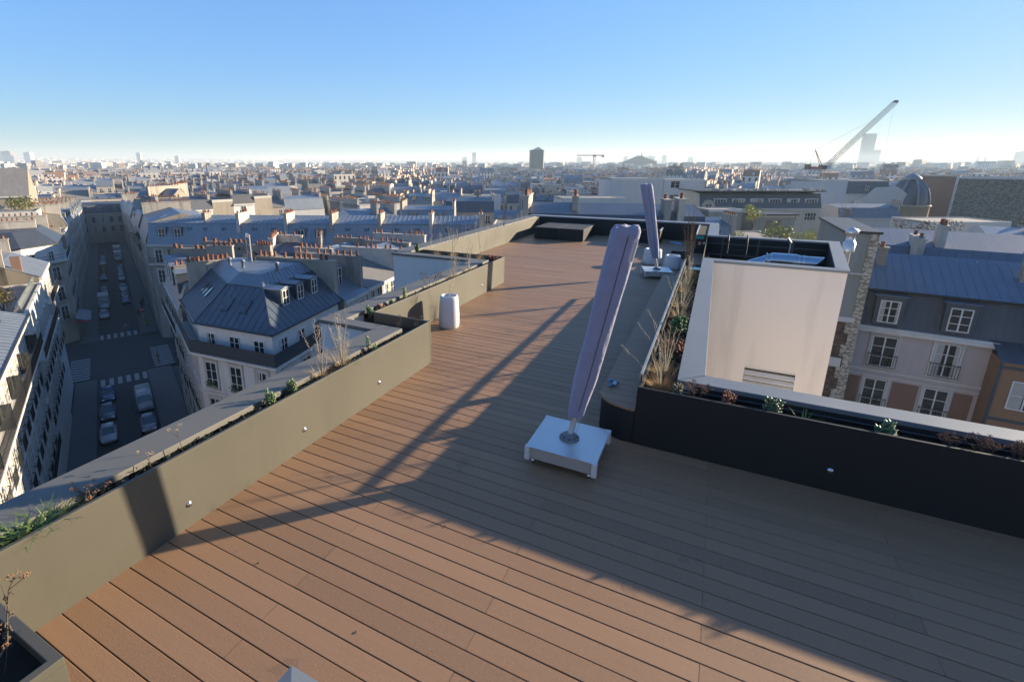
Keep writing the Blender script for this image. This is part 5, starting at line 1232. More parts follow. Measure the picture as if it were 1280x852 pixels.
for (D, o, ex, ey, w, dep, row) in lots[:NB]:
    rr = random.Random(int(D*977)); kk = rr.random()
    rk = 'zinc' if kk < .46 else ('dark' if kk < .62 else ('slate' if kk < .74 else ('grey' if kk < .86 else 'flat')))
    ze = rr.gauss(-9.6, 1.1)
    if rk == 'flat': ze += rr.uniform(0, 3)
    a = o; b = o+ex*w
    if row % 2: a, b = o+ex*w+ey*dep, o+ey*dep
    az = math.degrees(atan2(o.y, o.x)); zone = 'nearer' if D < 170 else ('farther' if D < 260 else 'distant')
    lab = '%s %s roofed apartment house among the crowded city roofs %s' % (zone, ROOFK[rk], SECT(az))
    ch = [(q, rr.uniform(.3, 2), dep-rr.uniform(.3, 3), rr.uniform(.5, 1.5), rr.randint(6, 14)) for q in (0, 1) if rr.random() < .8]
    for q in range(rr.choice((0, 1, 1, 2))): v_ = rr.uniform(1.2, 6); ch.append((rr.uniform(.25, .75), v_, v_+rr.uniform(1, 3), rr.uniform(.3, 1.5), rr.randint(2, 6)))
    wl = FACADE if rr.random() < .75 else R1W
    mn_ = rr.uniform(1.8, 3.2); kd_ = 'flat' if rk == 'flat' else ('gable' if rk == 'grey' else rr.choice(('mansard', 'mansard', 'low')))
    t, L = house(lab, (a.x, a.y), (b.x, b.y), dep, ze, kind=kd_, mans=mn_, top=rr.uniform(.5, 1.4),
          roof={'zinc': ZINC, 'dark': ZINCD, 'slate': SLATE, 'grey': TILE, 'flat': None}[rk], wall=wl, party=rr.choice((PARTY, R1W, STONEW, CREAM, R1W)), group=lab, chim=ch, far=True, cornice=False, dorm=rr.choice((0, 2, 2, 3)) if D < 210 and kd_ == 'mansard' else 0, name='apartment_house', rnd=rr)
    if D < 175 and rk in ('zinc', 'dark') and kd_ in ('mansard', 'low'):
        sm_ = MB(); pq_ = profile(dep, ze, kd_, mn_, .9)
        for q in range(int(L/.75)):
            x_ = .3+q*.75; sm_.tube([(x_, v_, z_+.02) for v_, z_ in pq_[:2]], .035, 3, cap=False, smooth=False)
        sm_.tube([(0, *pq_[1]), (L, *pq_[1])], .09, 5); sm_.build('roof_seam', ZINC if rk == 'zinc' else ZINCD, t)
    if D < 260:
        if kd_ == 'low':
            for q in range(rr.randint(1, 4)): o_ = obj('skylight', SKYL, t, (L*rr.uniform(.1, .9), dep*.12, ze+mn_*.24)); o_.rotation_euler = (atan2(mn_*.45, dep*.25+.2), 0, 0)
        if rr.random() < .45: x_ = L*rr.uniform(.2, .8); zt_ = ze+mn_+1; mm = MB(); mm.tube([(x_, dep*.5, zt_-1), (x_, dep*.5, zt_+rr.uniform(1.2, 2.6))], .035, 4); mm.tube([(x_-.6, dep*.5, zt_+1), (x_+.6, dep*.5, zt_+1.05)], .02, 3); mm.build('aerial', IRON, t)
        if kd_ == 'flat': q_ = rr.uniform(.2, .5); MB().box(L*q_, L*q_+rr.uniform(1.5, 3), dep*.3, dep*.3+rr.uniform(1.5, 3.5), ze+.36, ze+rr.uniform(1.2, 2.6)).build('roof_hut', rr.choice((STONEW, PARTY)), t)

def attr_mat(name, facade_uv):
    t = NT(name); c = t.n('ShaderNodeAttribute', attribute_name='col').outputs['Color']
    nz = t.noise(t.pos(), .12, 4); c = t.mix(t.math('MULTIPLY', nz, .4), c, (.16, .15, .14))
    if facade_uv:
        uv = t.n('ShaderNodeUVMap').outputs[0]; sx = t.n('ShaderNodeSeparateXYZ'); t.l(uv, sx.inputs[0])
        fu = t.math('ABSOLUTE', t.math('SUBTRACT', t.math('FRACT', t.math('DIVIDE', sx.outputs[0], 2.8)), .5)); fv = t.math('ABSOLUTE', t.math('SUBTRACT', t.math('FRACT', t.math('DIVIDE', sx.outputs[1], 3.05)), .5))
        c = t.mix(t.math('MULTIPLY', t.math('LESS_THAN', fu, .19), t.math('LESS_THAN', fv, .32)), c, (.035, .04, .05))
    t.base(c); return t.set(.85, 0, .25)
class CityMB(MB):
    def __init__(s): super().__init__(); s.c = []
    def q(s, pts, col, mat): s.quad(pts, mat); s.c.append(col)
def city_box(m, o, ex, ey, w, dep, ze, rr, detail=True):
    wc = rr.choice(((.76, .72, .66), (.80, .78, .75), (.72, .69, .64), (.60, .55, .47), (.58, .56, .52), (.40, .35, .28), (.46, .43, .38), (.30, .28, .26), (.62, .60, .57), (.45, .38, .28))); rc = rr.choice(((.22, .25, .29), (.16, .19, .23), (.09, .10, .12), (.24, .23, .22), (.27, .30, .34), (.30, .17, .11), (.42, .42, .41)))
    p = lambda u, v, z: (o.x+ex.x*u+ey.x*v, o.y+ex.y*u+ey.y*v, z)
    z0 = ze-14
    hh = rr.uniform(2, 3.4); i = hh*.35; i = min(i, dep*.3); rt = ze+hh; flat = rr.random() < .22
    if flat: rt = ze+.01; i = 0.02; rc = rr.choice(((.30, .29, .27), (.5, .5, .48)))
    m.q([p(0, 0, z0), p(w, 0, z0), p(w, 0, ze), p(0, 0, ze)], wc, 0); m.q([p(w, dep, z0), p(0, dep, z0), p(0, dep, ze), p(w, dep, ze)], wc, 0)
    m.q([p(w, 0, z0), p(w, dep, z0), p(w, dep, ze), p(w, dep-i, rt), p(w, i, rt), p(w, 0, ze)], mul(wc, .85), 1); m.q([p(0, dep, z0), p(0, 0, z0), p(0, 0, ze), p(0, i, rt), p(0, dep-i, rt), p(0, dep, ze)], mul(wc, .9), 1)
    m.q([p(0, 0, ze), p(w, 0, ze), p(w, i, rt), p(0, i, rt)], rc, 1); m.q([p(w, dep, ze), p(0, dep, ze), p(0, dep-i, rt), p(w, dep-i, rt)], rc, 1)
    if flat or not detail: m.q([p(0, i, rt), p(w, i, rt), p(w, dep-i, rt), p(0, dep-i, rt)], rc, 1)
    else:
        rz_ = rt+rr.uniform(.5, 1.3); m.q([p(0, i, rt), p(w, i, rt), p(w, dep/2, rz_), p(0, dep/2, rz_)], rc, 1); m.q([p(w, dep-i, rt), p(0, dep-i, rt), p(0, dep/2, rz_), p(w, dep/2, rz_)], rc, 1)
    if detail and not flat and rr.random() < .6:
        for q_ in range(rr.randint(1, 3)):
            u0 = rr.uniform(.1, .8)*w; zz = ze+.5
            m.q([p(u0, .05, zz), p(u0+1.0, .05, zz), p(u0+1.0, .05, zz+1.4), p(u0, .05, zz+1.4)], (.6, .6, .58), 1); m.q([p(u0-.1, .04, zz+1.4), p(u0+1.1, .04, zz+1.4), p(u0+1.1, 1.6, zz+1.5), p(u0-.1, 1.6, zz+1.5)], (.3, .33, .36), 1)
    if detail:
        for u in (0, w-.6, w*rr.uniform(.3, .6)):
            if rr.random() < .7:
                v0, v1 = rr.uniform(.5, 3), rr.uniform(dep*.5, dep-.5); zc = rt+rr.uniform(1, 2.4)
                def bx(u0, u1, a, b, z0_, z1_, c):
                    P_ = [p(u0, a, z0_), p(u1, a, z0_), p(u1, b, z0_), p(u0, b, z0_), p(u0, a, z1_), p(u1, a, z1_), p(u1, b, z1_), p(u0, b, z1_)]
                    for f in ((4, 5, 6, 7), (0, 1, 5, 4), (1, 2, 6, 5), (2, 3, 7, 6), (3, 0, 4, 7)): m.q([P_[k] for k in f], c, 1)
                bx(u, u+.6, v0, v1, ze, zc, (.50, .43, .34)); bx(u+.12, u+.48, v0+.2, v1-.2, zc, zc+.5, (.33, .125, .06))
def col_build(m, name, mats, **k):
    me = m.mesh(name, mats); at = me.color_attributes.new('col', 'FLOAT_COLOR', 'CORNER'); d_ = []
    for i, p in enumerate(me.polygons): d_ += [*m.c[i], 1.0]*p.loop_total
    at.data.foreach_set('color', d_); return obj(name, me, None, **k)
AM = [attr_mat('distant_facades', True), attr_mat('distant_roofs_and_walls', False)]
m = CityMB()
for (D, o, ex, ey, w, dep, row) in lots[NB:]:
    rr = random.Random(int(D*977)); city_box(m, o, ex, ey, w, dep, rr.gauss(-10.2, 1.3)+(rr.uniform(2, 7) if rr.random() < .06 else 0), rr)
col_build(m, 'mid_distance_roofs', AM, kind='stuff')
m = CityMB(); rr = random.Random(3)
def far_rise(D): return max(0, (D-2500)/4500)**1.5*48
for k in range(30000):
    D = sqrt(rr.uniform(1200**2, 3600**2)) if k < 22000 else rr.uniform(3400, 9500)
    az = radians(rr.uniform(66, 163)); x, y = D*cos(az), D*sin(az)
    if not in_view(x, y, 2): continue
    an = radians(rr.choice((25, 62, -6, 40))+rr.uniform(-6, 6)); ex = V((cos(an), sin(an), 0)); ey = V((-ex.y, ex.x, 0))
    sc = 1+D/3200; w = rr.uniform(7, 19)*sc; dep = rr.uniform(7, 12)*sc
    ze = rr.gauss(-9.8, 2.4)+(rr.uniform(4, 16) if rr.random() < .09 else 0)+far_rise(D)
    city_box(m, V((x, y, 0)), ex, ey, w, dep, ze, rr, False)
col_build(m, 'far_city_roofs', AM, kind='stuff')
# distant hills
m = MB(); n = 160; rr = random.Random(9)
hv_ = [(sin(i*.11)+.6*sin(i*.31+1)+.35*sin(i*.77+2)) for i in range(n+1)]
vs = []
for i in range(n+1):
    az = radians(58+112*i/n); f_ = i/n
    h = 70+16*hv_[i]+(26 if f_ < .28 else 0)+(10 if .72 < f_ < .86 else 0)
    for R_, z in ((8200, GZ), (9400, h*.55), (10600, h), (12500, h*.8), (14500, GZ)): vs.append((R_*cos(az), R_*sin(az), z))
m.faces(vs, [(i*5+k, (i+1)*5+k, (i+1)*5+k+1, i*5+k+1) for i in range(n) for k in range(4)], 0, True)
struct('hills', m, M('wooded_far_hills', (.07, .085, .06), .95, 0, .4, .004))
# ------------------------------------------------------------------ planting on the terrace
STRAW = M('dry_straw', (.42, .29, .13), .8, 0, .35, 9); STRAWP = M('pale_dry_stalk', (.50, .42, .29), .8, 0, .25, 9)
GREENP = M('fresh_green_leaf', (.10, .16, .035), .6, 0, .4, 25); SEDUM = M('grey_green_succulent', (.15, .22, .09), .5, 0, .35, 30); REDP = M('red_brown_succulent', (.22, .075, .045), .6, 0, .5, 25)
DEADF = M('rust_flower_head', (.24, .12, .06), .9, 0, .4, 40); TWIG = M('brown_twig', (.10, .07, .05), .9, 0, .4, 20); MOSS = M('dry_moss', (.10, .085, .045), .95, 0, .6, 30)
def blade(m, p, dirv, L, w, droop, mat=0, n=5):
    p = V(p); dirv = V(dirv).normalized(); side = dirv.cross(V((0, 0, 1)));
    side = side.normalized() if side.length > .01 else V((1, 0, 0)); pts = []
    h = V((dirv.x, dirv.y, 0)); h = h.normalized() if h.length > .01 else V((1, 0, 0))
    for i in range(n+1):
        f = i/n; q = p+dirv*L*f+h*droop*L*f*f*.6-V((0, 0, droop*L*f*f*.5)); ww = w*(1-f*.92)
        pts += [q-side*ww, q+side*ww]
    m.faces(pts, [(2*i, 2*i+1, 2*i+3, 2*i+2) for i in range(n)], mat)
def tuft(label, loc, n, h, spread, mat=STRAW, tall=0, seed=0, group=None, base=True, tallh=1.0):
    r = random.Random(seed+99); t = thing('grass_tuft', label, 'grass', loc, 0, group); m = MB()
    for k in range(n):
        a = r.uniform(0, 2*pi); s_ = r.uniform(0, spread); rad = r.uniform(0, .05)
        blade(m, (rad*cos(a), rad*sin(a), 0), (s_*cos(a), s_*sin(a), 1), h*r.uniform(.45, 1.1), r.uniform(.0024, .0044), r.uniform(.1, .7))
    m.build('blades', mat, t)
    for k in range(tall):
        st = MB(); a = r.uniform(0, 2*pi); s_ = r.uniform(.05, .32); L = tallh*r.uniform(.6, 1.1); d_ = V((s_*cos(a), s_*sin(a), 1)).normalized()
        st.tube([(0, 0, .02), d_*L*.5, d_*L+V((0, 0, -.02))+V((cos(a), sin(a), 0))*.05*L], [.0040, .0032, .0014], 4, cap=False)
        for j in range(7):
            f = .55+.06*j; q = d_*L*f; b = r.uniform(0, 2*pi); st.tube([q, q+V((cos(b)*.05, sin(b)*.05, .05))], [.0020, .0009], 3, cap=False)
        st.build('stalk', STRAWP, t)
    return t
def sedum(label, loc, n, h, mat=SEDUM, seed=0, leaf=.018, name='succulent', spread=.09):
    r = random.Random(seed+5); t = thing(name, label, 'plant', loc); t.scale = (1.2, 1.2, 1.1)
    for k in range(n):
        m = MB(); a = r.uniform(0, 2*pi); rad = r.uniform(0, spread*.6); top = V((rad*cos(a)+r.uniform(-.02, .02), rad*sin(a)*.6, h*r.uniform(.6, 1.05))); b0 = V((rad*.4*cos(a), rad*.3*sin(a), 0))
        m.tube([b0, b0.lerp(top, .5), top], [.006, .005, .004], 5, 1)
        for j in range(16):
            f = .35+.65*j/15; q = b0.lerp(top, f); an = j*2.4; up = .5+f; dv = V((cos(an), sin(an), up)).normalized(); L = leaf*(1.5-.5*f); sd = dv.cross(V((0, 0, 1))).normalized()*L*.55; nn = dv.cross(sd).normalized()*L*.22
            m.faces([q, q+dv*L+sd, q+dv*L*1.9, q+dv*L-sd, q+dv*L+nn, q+dv*L-nn], [(0, 1, 4), (1, 2, 4), (2, 3, 4), (3, 0, 4), (1, 0, 5), (2, 1, 5), (3, 2, 5), (0, 3, 5)], 0, True)
        m.build('leafy_stem', [mat, TWIG], t)
    return t
def deadflower(label, loc, n, h, seed=0, mat=DEADF, spread=.12, curly=False):
    r = random.Random(seed+31); t = thing('dried_flower', label, 'plant', loc)
    for k in range(n):
        a = r.uniform(0, 2*pi); top = V((spread*r.uniform(.2, 1)*cos(a), spread*r.uniform(.2, 1)*sin(a), h*r.uniform(.55, 1)))
        m = MB(); mid = top*.5+V((r.uniform(-.02, .02), r.uniform(-.02, .02), 0)); m.tube([(0, 0, 0), mid, top], [.0035, .0028, .002], 5)
        if curly:
            for j in range(8): q = mid.lerp(top, j/8); b = r.uniform(0, 6.28); m.tube([q, q+V((cos(b), sin(b), .2))*.014, q+V((cos(b), sin(b), -.6))*.02], [.003, .004, .001], 4)
        tips = [top]
        for j in range(2):
            b = r.uniform(0, 6.28); q = mid.lerp(top, .6); e = q+V((cos(b)*.06, sin(b)*.06, .07)); m.tube([q, e], .0016, 4); tips.append(e)
        s_ = m.build('stem', TWIG, t)
        for q in tips:
            f = MB()
            for j in range(14):
                b = r.uniform(0, 6.28); rr = r.uniform(0, .022); c = q+V((rr*cos(b), rr*sin(b), r.uniform(-.004, .010)+.012-rr*.25)); L = r.uniform(.003, .006)
                f.faces([c+V((L, 0, 0)), c+V((0, L, 0)), c-V((L, 0, 0)), c-V((0, L, 0)), c+V((0, 0, L)), c-V((0, 0, L*.6))], [(0, 1, 4), (1, 2, 4), (2, 3, 4), (3, 0, 4), (1, 0, 5), (2, 1, 5), (3, 2, 5), (0, 3, 5)], 0)
            f.build('flower_head', mat, s_)
    return t
def weed(label, loc, n, h, seed=0, mat=GREENP, w=.006):
    r = random.Random(seed+61); t = thing('green_weed', label, 'plant', loc); m = MB()
    for k in range(n):
        a = r.uniform(0, 2*pi); blade(m, (r.uniform(-.03, .03), r.uniform(-.05, .05), 0), (cos(a)*r.uniform(.2, .9), sin(a)*r.uniform(.2, .9), 1), h*r.uniform(.5, 1.1), w*r.uniform(.6, 1.4), r.uniform(.3, 1.0))
    m.build('leaves', mat, t); return t
# section 1
weed('lush green weeds at the near end of the left planter', (-3.66, 1.02, .56), 90, .27, 1, w=.009)
weed('green weeds with pale rosette second from the near end of the left planter', (-3.66, 1.15, .56), 70, .24, 2, w=.009)
weed('low yellow green weed beside the dead rosette in the left planter', (-3.66, 1.30, .56), 40, .20, 3, M('yellowish_leaf', (.17, .16, .045), .7, 0, .4, 20))
deadflower('brown withered rosette by the shadow band in the left planter', (-3.66, 1.44, .53), 5, .15, 4)
def clover(label, loc, h, seed):
    t = deadflower(label, loc, 1, h, seed, M('pale_seed_ball', (.38, .28, .17), .9, 0, .3, 40), .03); weedm = MB(); r = random.Random(seed)
    for k in range(14): a = r.uniform(0, 6.28); blade(weedm, (0, 0, 0), (cos(a), sin(a), .8), .09, .007, .4)
    weedm.build('leaves', GREENP, t)
clover('single green stalk with a pale seed head, left of the tall one', (-3.66, 1.83, .53), .20, 5)
clover('tall green stalk with two pale seed heads in the left planter', (-3.66, 2.12, .53), .30, 6)
sedum('upright pale green succulent, left of a pair in the near planter', (-3.68, 3.05, .53), 7, .20, SEDUM, 1)
sedum('upright pale green succulent, right of a pair in the near planter', (-3.68, 3.36, .53), 8, .20, SEDUM, 2)
tuft('dry straw grass tuft with tall bent stalks, left of two in the near planter', (-3.66, 3.78, .53), 90, .26, .7, STRAW, 7, 1, tallh=.72)
tuft('denser dry straw tuft with many tall stalks, right of two in the near planter', (-3.66, 4.12, .53), 150, .30, .8, STRAW, 14, 2, tallh=.75)
sedum('two green finger like succulent shoots near the end of the near planter', (-3.70, 4.72, .53), 2, .21, SEDUM, 4, .022, spread=.16)
for k, (x, y, h, lab) in enumerate(((-3.92, 5.72, .22, 'dark dried flower stems in the corner trough, left cluster'), (-3.68, 5.78, .30, 'three dark dried flower stems in the corner trough by the return'))): deadflower(lab, (x, y, .5), 3 if k else 4, h, 20+k, M('dark_red_flower_head', (.10, .035, .025), .9, 0, .4, 40), .10)
# section 2
sedum('green and red succulent patch at the start of the second planter', (-4.68, 5.98, .54), 9, .17, SEDUM, 5)
sedum('reddish succulent patch beside the green one in the second planter', (-4.68, 6.28, .54), 9, .13, REDP, 6)
sedum('olive succulent patch third along the second planter', (-4.68, 6.58, .54), 7, .12, SEDUM, 7)
sedum('bright green upright succulent above the white pot', (-4.68, 6.98, .54), 6, .24, M('bright_succulent', (.19, .24, .06), .5, 0, .3, 30), 8)
deadflower('dark flower heads on thin stems behind the white pot', (-4.68, 7.9, .54), 9, .42, 9, M('dark_red_flower_head', (.1, .03, .02), .9), .28)
tuft('dry grass tuft with long leaning stalks, left of two above the white pot', (-4.68, 8.85, .54), 110, .28, .8, STRAW, 9, 3, tallh=.75)
tuft('dry grass tuft with upright stalks, right of two above the white pot', (-4.68, 9.55, .54), 100, .25, .8, STRAW, 8, 4, tallh=.8)
# return 2 and section 3
sedum('dark green leafy plant at the outer corner of the second return', (-7.0, 11.12, .55), 10, .26, M('dark_leaf', (.06, .12, .035), .6, 0, .4, 20), 10, .024)
for k, (x, lab) in enumerate(((-6.35, 'small straw tuft at the left of the far return trough'), (-5.9, 'straw tuft with pale stalks in the middle of the far return trough'), (-5.1, 'straw tuft at the right of the far return trough'))): tuft(lab, (x, 11.1, .55), 80, .22, .8, STRAW, (2, 8, 5)[k], 10+k, tallh=.9)
sedum('red brown succulents at the tip of the far return trough', (-4.72, 11.05, .55), 12, .15, REDP, 12, .02, spread=.2)
for k in range(15):
    y = 11.9+k*.58; tuft('thin upright pale stalks standing along the far left planter', (-7.06, y, .55), 8, .16, .5, STRAW, 3, 30+k, 'thin stalks along the far left planter', tallh=.55)
for k, (y, lab) in enumerate(((13.6, 'dark seed stems beyond the thin stalks, nearer clump'), (17.4, 'dark seed stems beyond the thin stalks, farther clump'))): deadflower(lab, (-7.06, y, .55), 6, .5, 50+k, TWIG, .14)
# planter beside the bench
tuft('orange straw grass tuft with green heart at the near corner of the bench planter', (-.30, 5.36, .50), 170, .27, .95, M('orange_straw', (.47, .27, .10), .8, 0, .35, 9), 5, 60, tallh=.55)
weed('green centre shoots inside the orange tuft', (-.30, 5.34, .50), 22, .15, 61, M('yellow_green_blade', (.25, .24, .05), .7, 0, .3, 20), .004)
tuft('pale straw grass tuft second in the bench planter', (-.29, 5.75, .50), 150, .30, .85, STRAW, 9, 62, tallh=.75)
sedum('red stemmed succulents in the bench planter', (-.30, 6.45, .50), 16, .24, REDP, 63, .022, spread=.25)
sedum('green shoots before the red succulents in the bench planter', (-.28, 6.15, .50), 8, .16, M('dark_leaf', (.06, .12, .035), .6), 64)
sedum('leafy green strawberry like plant in the middle of the bench planter', (-.30, 7.35, .50), 11, .26, M('mid_green_leaf', (.07, .15, .05), .6, 0, .3, 20), 65, .034, spread=.22)
tuft('straw grass tuft beyond the leafy green plant in the bench planter', (-.30, 8.15, .50), 150, .32, .8, STRAW, 8, 66, tallh=.6)
for k in range(6):
    tuft(('tangled dry grass, first clump beyond the middle', 'tangled dry grass, second clump beyond the middle', 'tangled dry grass, third clump beyond the middle', 'tangled dry grass, fourth clump beyond the middle', 'tangled dry grass, fifth clump beyond the middle', 'tangled dry grass, last clump before the glass cover')[k]+' of the bench planter', (-.32, 8.8+k*.58, .50), 120, .34, .9, (STRAW, MOSS, STRAW, M('green_straw', (.20, .20, .07), .8, 0, .4, 9), MOSS, STRAW)[k], 4, 70+k, tallh=.55)
for k in range(9):
    tuft('short tangled straw tuft filling the bench planter between larger plants', (-.22-.14*(k % 2), 5.6+k*.72, .50), 70, .16, 1.1, (STRAW, STRAWP, MOSS)[k % 3], 0, 200+k, 'short straw tufts filling the bench planter')
t = thing('bare_shrub', 'tall bare twiggy shrub at the far end of the bench planter', 'shrub', (-.42, 12.2, .5)); r = random.Random(77); m = MB()
for k in range(16):
    a = r.uniform(0, 6.28); tp = V((cos(a)*r.uniform(.02, .20), sin(a)*r.uniform(.02, .16), r.uniform(.9, 1.55))); m.tube([(0, 0, 0), tp*.5+V((r.uniform(-.03, .03), 0, 0)), tp], [.007, .005, .0015], 4, cap=False)
    for j in range(8): q = tp*r.uniform(.35, .95); b = r.uniform(0, 6.28); m.tube([q, q+V((cos(b)*.10, sin(b)*.08, r.uniform(.05, .16)))], [.003, .001], 3, cap=False)
m.build('branches', TWIG, t)
t = thing('bare_shrub', 'bare twigs growing in the black trough planter', 'shrub', (-2.1, 20.3, .42)); m = MB()
for k in range(12):
    a = r.uniform(0, 6.28); tp = V((cos(a)*.25, sin(a)*.2, r.uniform(.3, .75))); m.tube([(0, 0, 0), tp*.5, tp], [.006, .004, .001], 4, cap=False)
m.build('branches', TWIG, t)
# leaning stalks over the bench
for k, (y, lab) in enumerate(((5.6, 'lowest pale stalk leaning out over the bench'), (6.4, 'feathery pale stalk leaning over the bench, middle'), (6.9, 'feathery pale stalk over the bench, upper'), (9.0, 'thin pale stalk over the bench by the far parasol'))):
    t = thing('leaning_stalk', lab, 'grass', (-.42, y, .55)); m = MB(); rr = random.Random(k); tip = V((-.36+.06*k, .02, .34+.05*k)); m.tube([(0, 0, 0), tip*.5+V((0, 0, .03)), tip], [.003, .002, .001], 4, cap=False)
    for j in range(14): q = tip*rr.uniform(.6, 1); b = rr.uniform(0, 6.28); m.tube([q, q+V((cos(b)*.035-.02, sin(b)*.035, .03))], [.0012, .0006], 3, cap=False)
    m.build('stalk', STRAWP, t)
# front planter
sedum('tiny pale succulent at the left end of the front planter', (-.12, 5.26, .50), 5, .15, M('pale_succulent', (.26, .25, .15), .6), 80)
deadflower('rusty flower heads with one long arching stem in the front planter', (.06, 5.27, .50), 8, .20, 81, DEADF, .12)
sedum('red tipped succulent shoots in the front planter', (.32, 5.27, .50), 5, .20, REDP, 82, spread=.2)
sedum('rounded grey green succulent below the louvre', (.70, 5.25, .50), 9, .20, M('blue_green_succulent', (.12, .20, .11), .5, 0, .3, 30), 83, .026)
weed('bright green grass blades with a dry stem in the front planter', (.97, 5.27, .50), 16, .22, 84, M('lime_blade', (.20, .27, .04), .6), .006)
sedum('rounded grey green succulent alone in the middle of the front planter', (1.59, 5.24, .50), 8, .17, M('blue_green_succulent', (.12, .20, .11), .5), 85, .026)
for k, (x, lab) in enumerate(((2.02, 'brown dried sedum heads, first of three at the right of the front planter'), (2.23, 'brown dried sedum heads, second of three at the right of the front planter'), (2.42, 'brown dried sedum heads, bushiest at the right edge of the front planter'))): deadflower(lab, (x, 5.26, .50), 9+k*3, .16+.02*k, 86+k, M('brown_red_flower_head', (.13, .055, .04), .9, 0, .4, 40), .10)
# corner planter
t = thing('dried_flower', 'tall dry stem with curled leaves and three flat rusty heads in the corner planter', 'plant', (-2.80, .60, .50)); m = MB(); r = random.Random(3)
P_ = [V((0, 0, 0)), V((.012, .03, .14)), V((.022, .055, .30)), V((.03, .085, .44)), V((.045, .115, .50))]; m.tube(P_, [.0045, .004, .0035, .003, .0025], 6)
for j in range(16): q = P_[1].lerp(P_[3], j/16); b_ = r.uniform(0, 6.28); c_ = V((cos(b_), sin(b_), 0)); m.tube([q, q+c_*.014+V((0, 0, .006)), q+c_*.022-V((0, 0, .006)), q+c_*.012-V((0, 0, .014))], [.003, .0045, .003, .001], 4)
tips = [(P_[4], .034), (P_[3]+V((.075, .05, .07)), .018), (P_[3]+V((-.07, -.02, .035)), .020)]; m.tube([P_[3], tips[1][0]], .0018, 4); m.tube([P_[2]+V((.005, .01, .06)), P_[3]+V((-.03, -.01, .02)), tips[2][0]], .0018, 4); s_ = m.build('stem', TWIG, t)
for q, R_ in tips:
    f = MB()
    for j in range(26): b_ = r.uniform(0, 6.28); rr = R_*sqrt(r.random()); c = q+V((rr*cos(b_), rr*sin(b_), r.uniform(0, .008)+.004-rr*.15)); L_ = r.uniform(.003, .006); f.faces([c+V((L_, 0, 0)), c+V((0, L_, 0)), c-V((L_, 0, 0)), c-V((0, L_, 0)), c+V((0, 0, L_)), c-V((0, 0, L_*.6))], [(0, 1, 4), (1, 2, 4), (2, 3, 4), (3, 0, 4), (1, 0, 5), (2, 1, 5), (3, 2, 5), (0, 3, 5)], 0)
    f.build('flower_head', DEADF, s_)
RUST = M('orange_rust_flower_head', (.19, .085, .042), .9, 0, .4, 40)
deadflower('rust coloured flower heads beside the tall stem in the corner planter', (-2.78, .55, .50), 4, .30, 96, RUST, .07, True)
deadflower('rust coloured flower heads by the left edge of the corner planter', (-2.88, .58, .50), 4, .24, 97, RUST, .07, True)
blade_m = MB(); blade(blade_m, (0, 0, 0), (.35, .3, .6), .30, .003, .1); blade(blade_m, (0, 0, 0), (.1, .3, .7), .24, .003, .1); o = blade_m.build('dry_blade', STRAWP, None, label='two dry grass blades poking over the rim of the corner planter', category='grass'); o.location = (-2.9, .62, .52)
tuft('wispy dry grass growing out of the near white pot', (-4.13, 7.62, .44), 34, .16, 1.0, STRAWP, 6, 98, tallh=.42)
# moss and rubble along the troughs
def moss(name, x0, x1, y0, y1, z, n, seed, along='y'):
    r = random.Random(seed); m = MB()
    for k in range(n):
        c = V((r.uniform(x0, x1), r.uniform(y0, y1), z+abs(r.gauss(0, .018)))); dv = V((r.gauss(0, 1), r.gauss(0, 1), r.gauss(0, .6))).normalized(); ev = dv.orthogonal().normalized(); s_ = r.uniform(.008, .024)
        m.quad([c-dv*s_, c+ev*s_*.7, c+dv*s_, c-ev*s_*.7], 0 if r.random() < .75 else 1)
    m.build(name, [MOSS, STRAW], kind='stuff')
moss('moss_cover', -3.745, -3.69, .9, 5.45, .575, 1500, 1); moss('moss_cover', -4.755, -4.66, 6.0, 10.8, .585, 1500, 2); moss('moss_cover', -.45, -.16, 5.25, 12.7, .50, 5200, 3); moss('moss_cover', -7.13, -7.0, 11.4, 21.2, .575, 1300, 4)
for i in range(14):
    y = 1.0+i*.34; MB().tube([(-3.735, y, .57), (-3.60, y+.1, .548)], .007, 5).build('drip_pipe', DARKIN, bpy.data.objects['roof_planter'])
for a_, z in ((5.14, .56), (5.40, .57)): MB().tube([(-.1, a_, z), (9, a_, z)], .014, 8).build('drip_pipe', BLACKM, bpy.data.objects['roof_planter.004'])
# fallen leaves and specks on the deck
lm = MB(); lm.faces([(-.016, 0, .001), (-.004, .011, .006), (.012, .008, .002), (.020, 0, .005), (.011, -.009, .002), (-.005, -.010, .005)], [(0, 5, 4, 3, 2, 1)][0:0]+[(0, 5, 1), (1, 5, 4, 2), (2, 4, 3)]); LEAFM = lm.mesh('fallen_leaf', M('dry_brown_leaf', (.06, .038, .022), .9, 0, .4, 30))
r = random.Random(12)
for k in range(42):
    while True:
        x, y = r.uniform(-6, 2.5), r.uniform(1.5, 18)
        if (y < 5 and x > -3.4) or (y < 11 and -4.4 < x < -1) or (y >= 11 and x < -1.0): break
    o = obj('fallen_leaf', LEAFM, None, (x, y, .002), r.uniform(0, 6), label='small dry brown leaf fallen on the deck boards', category='leaf', group='dry leaves scattered on the deck'); s_ = r.uniform(.35, .8); o.scale = (s_, s_, s_)

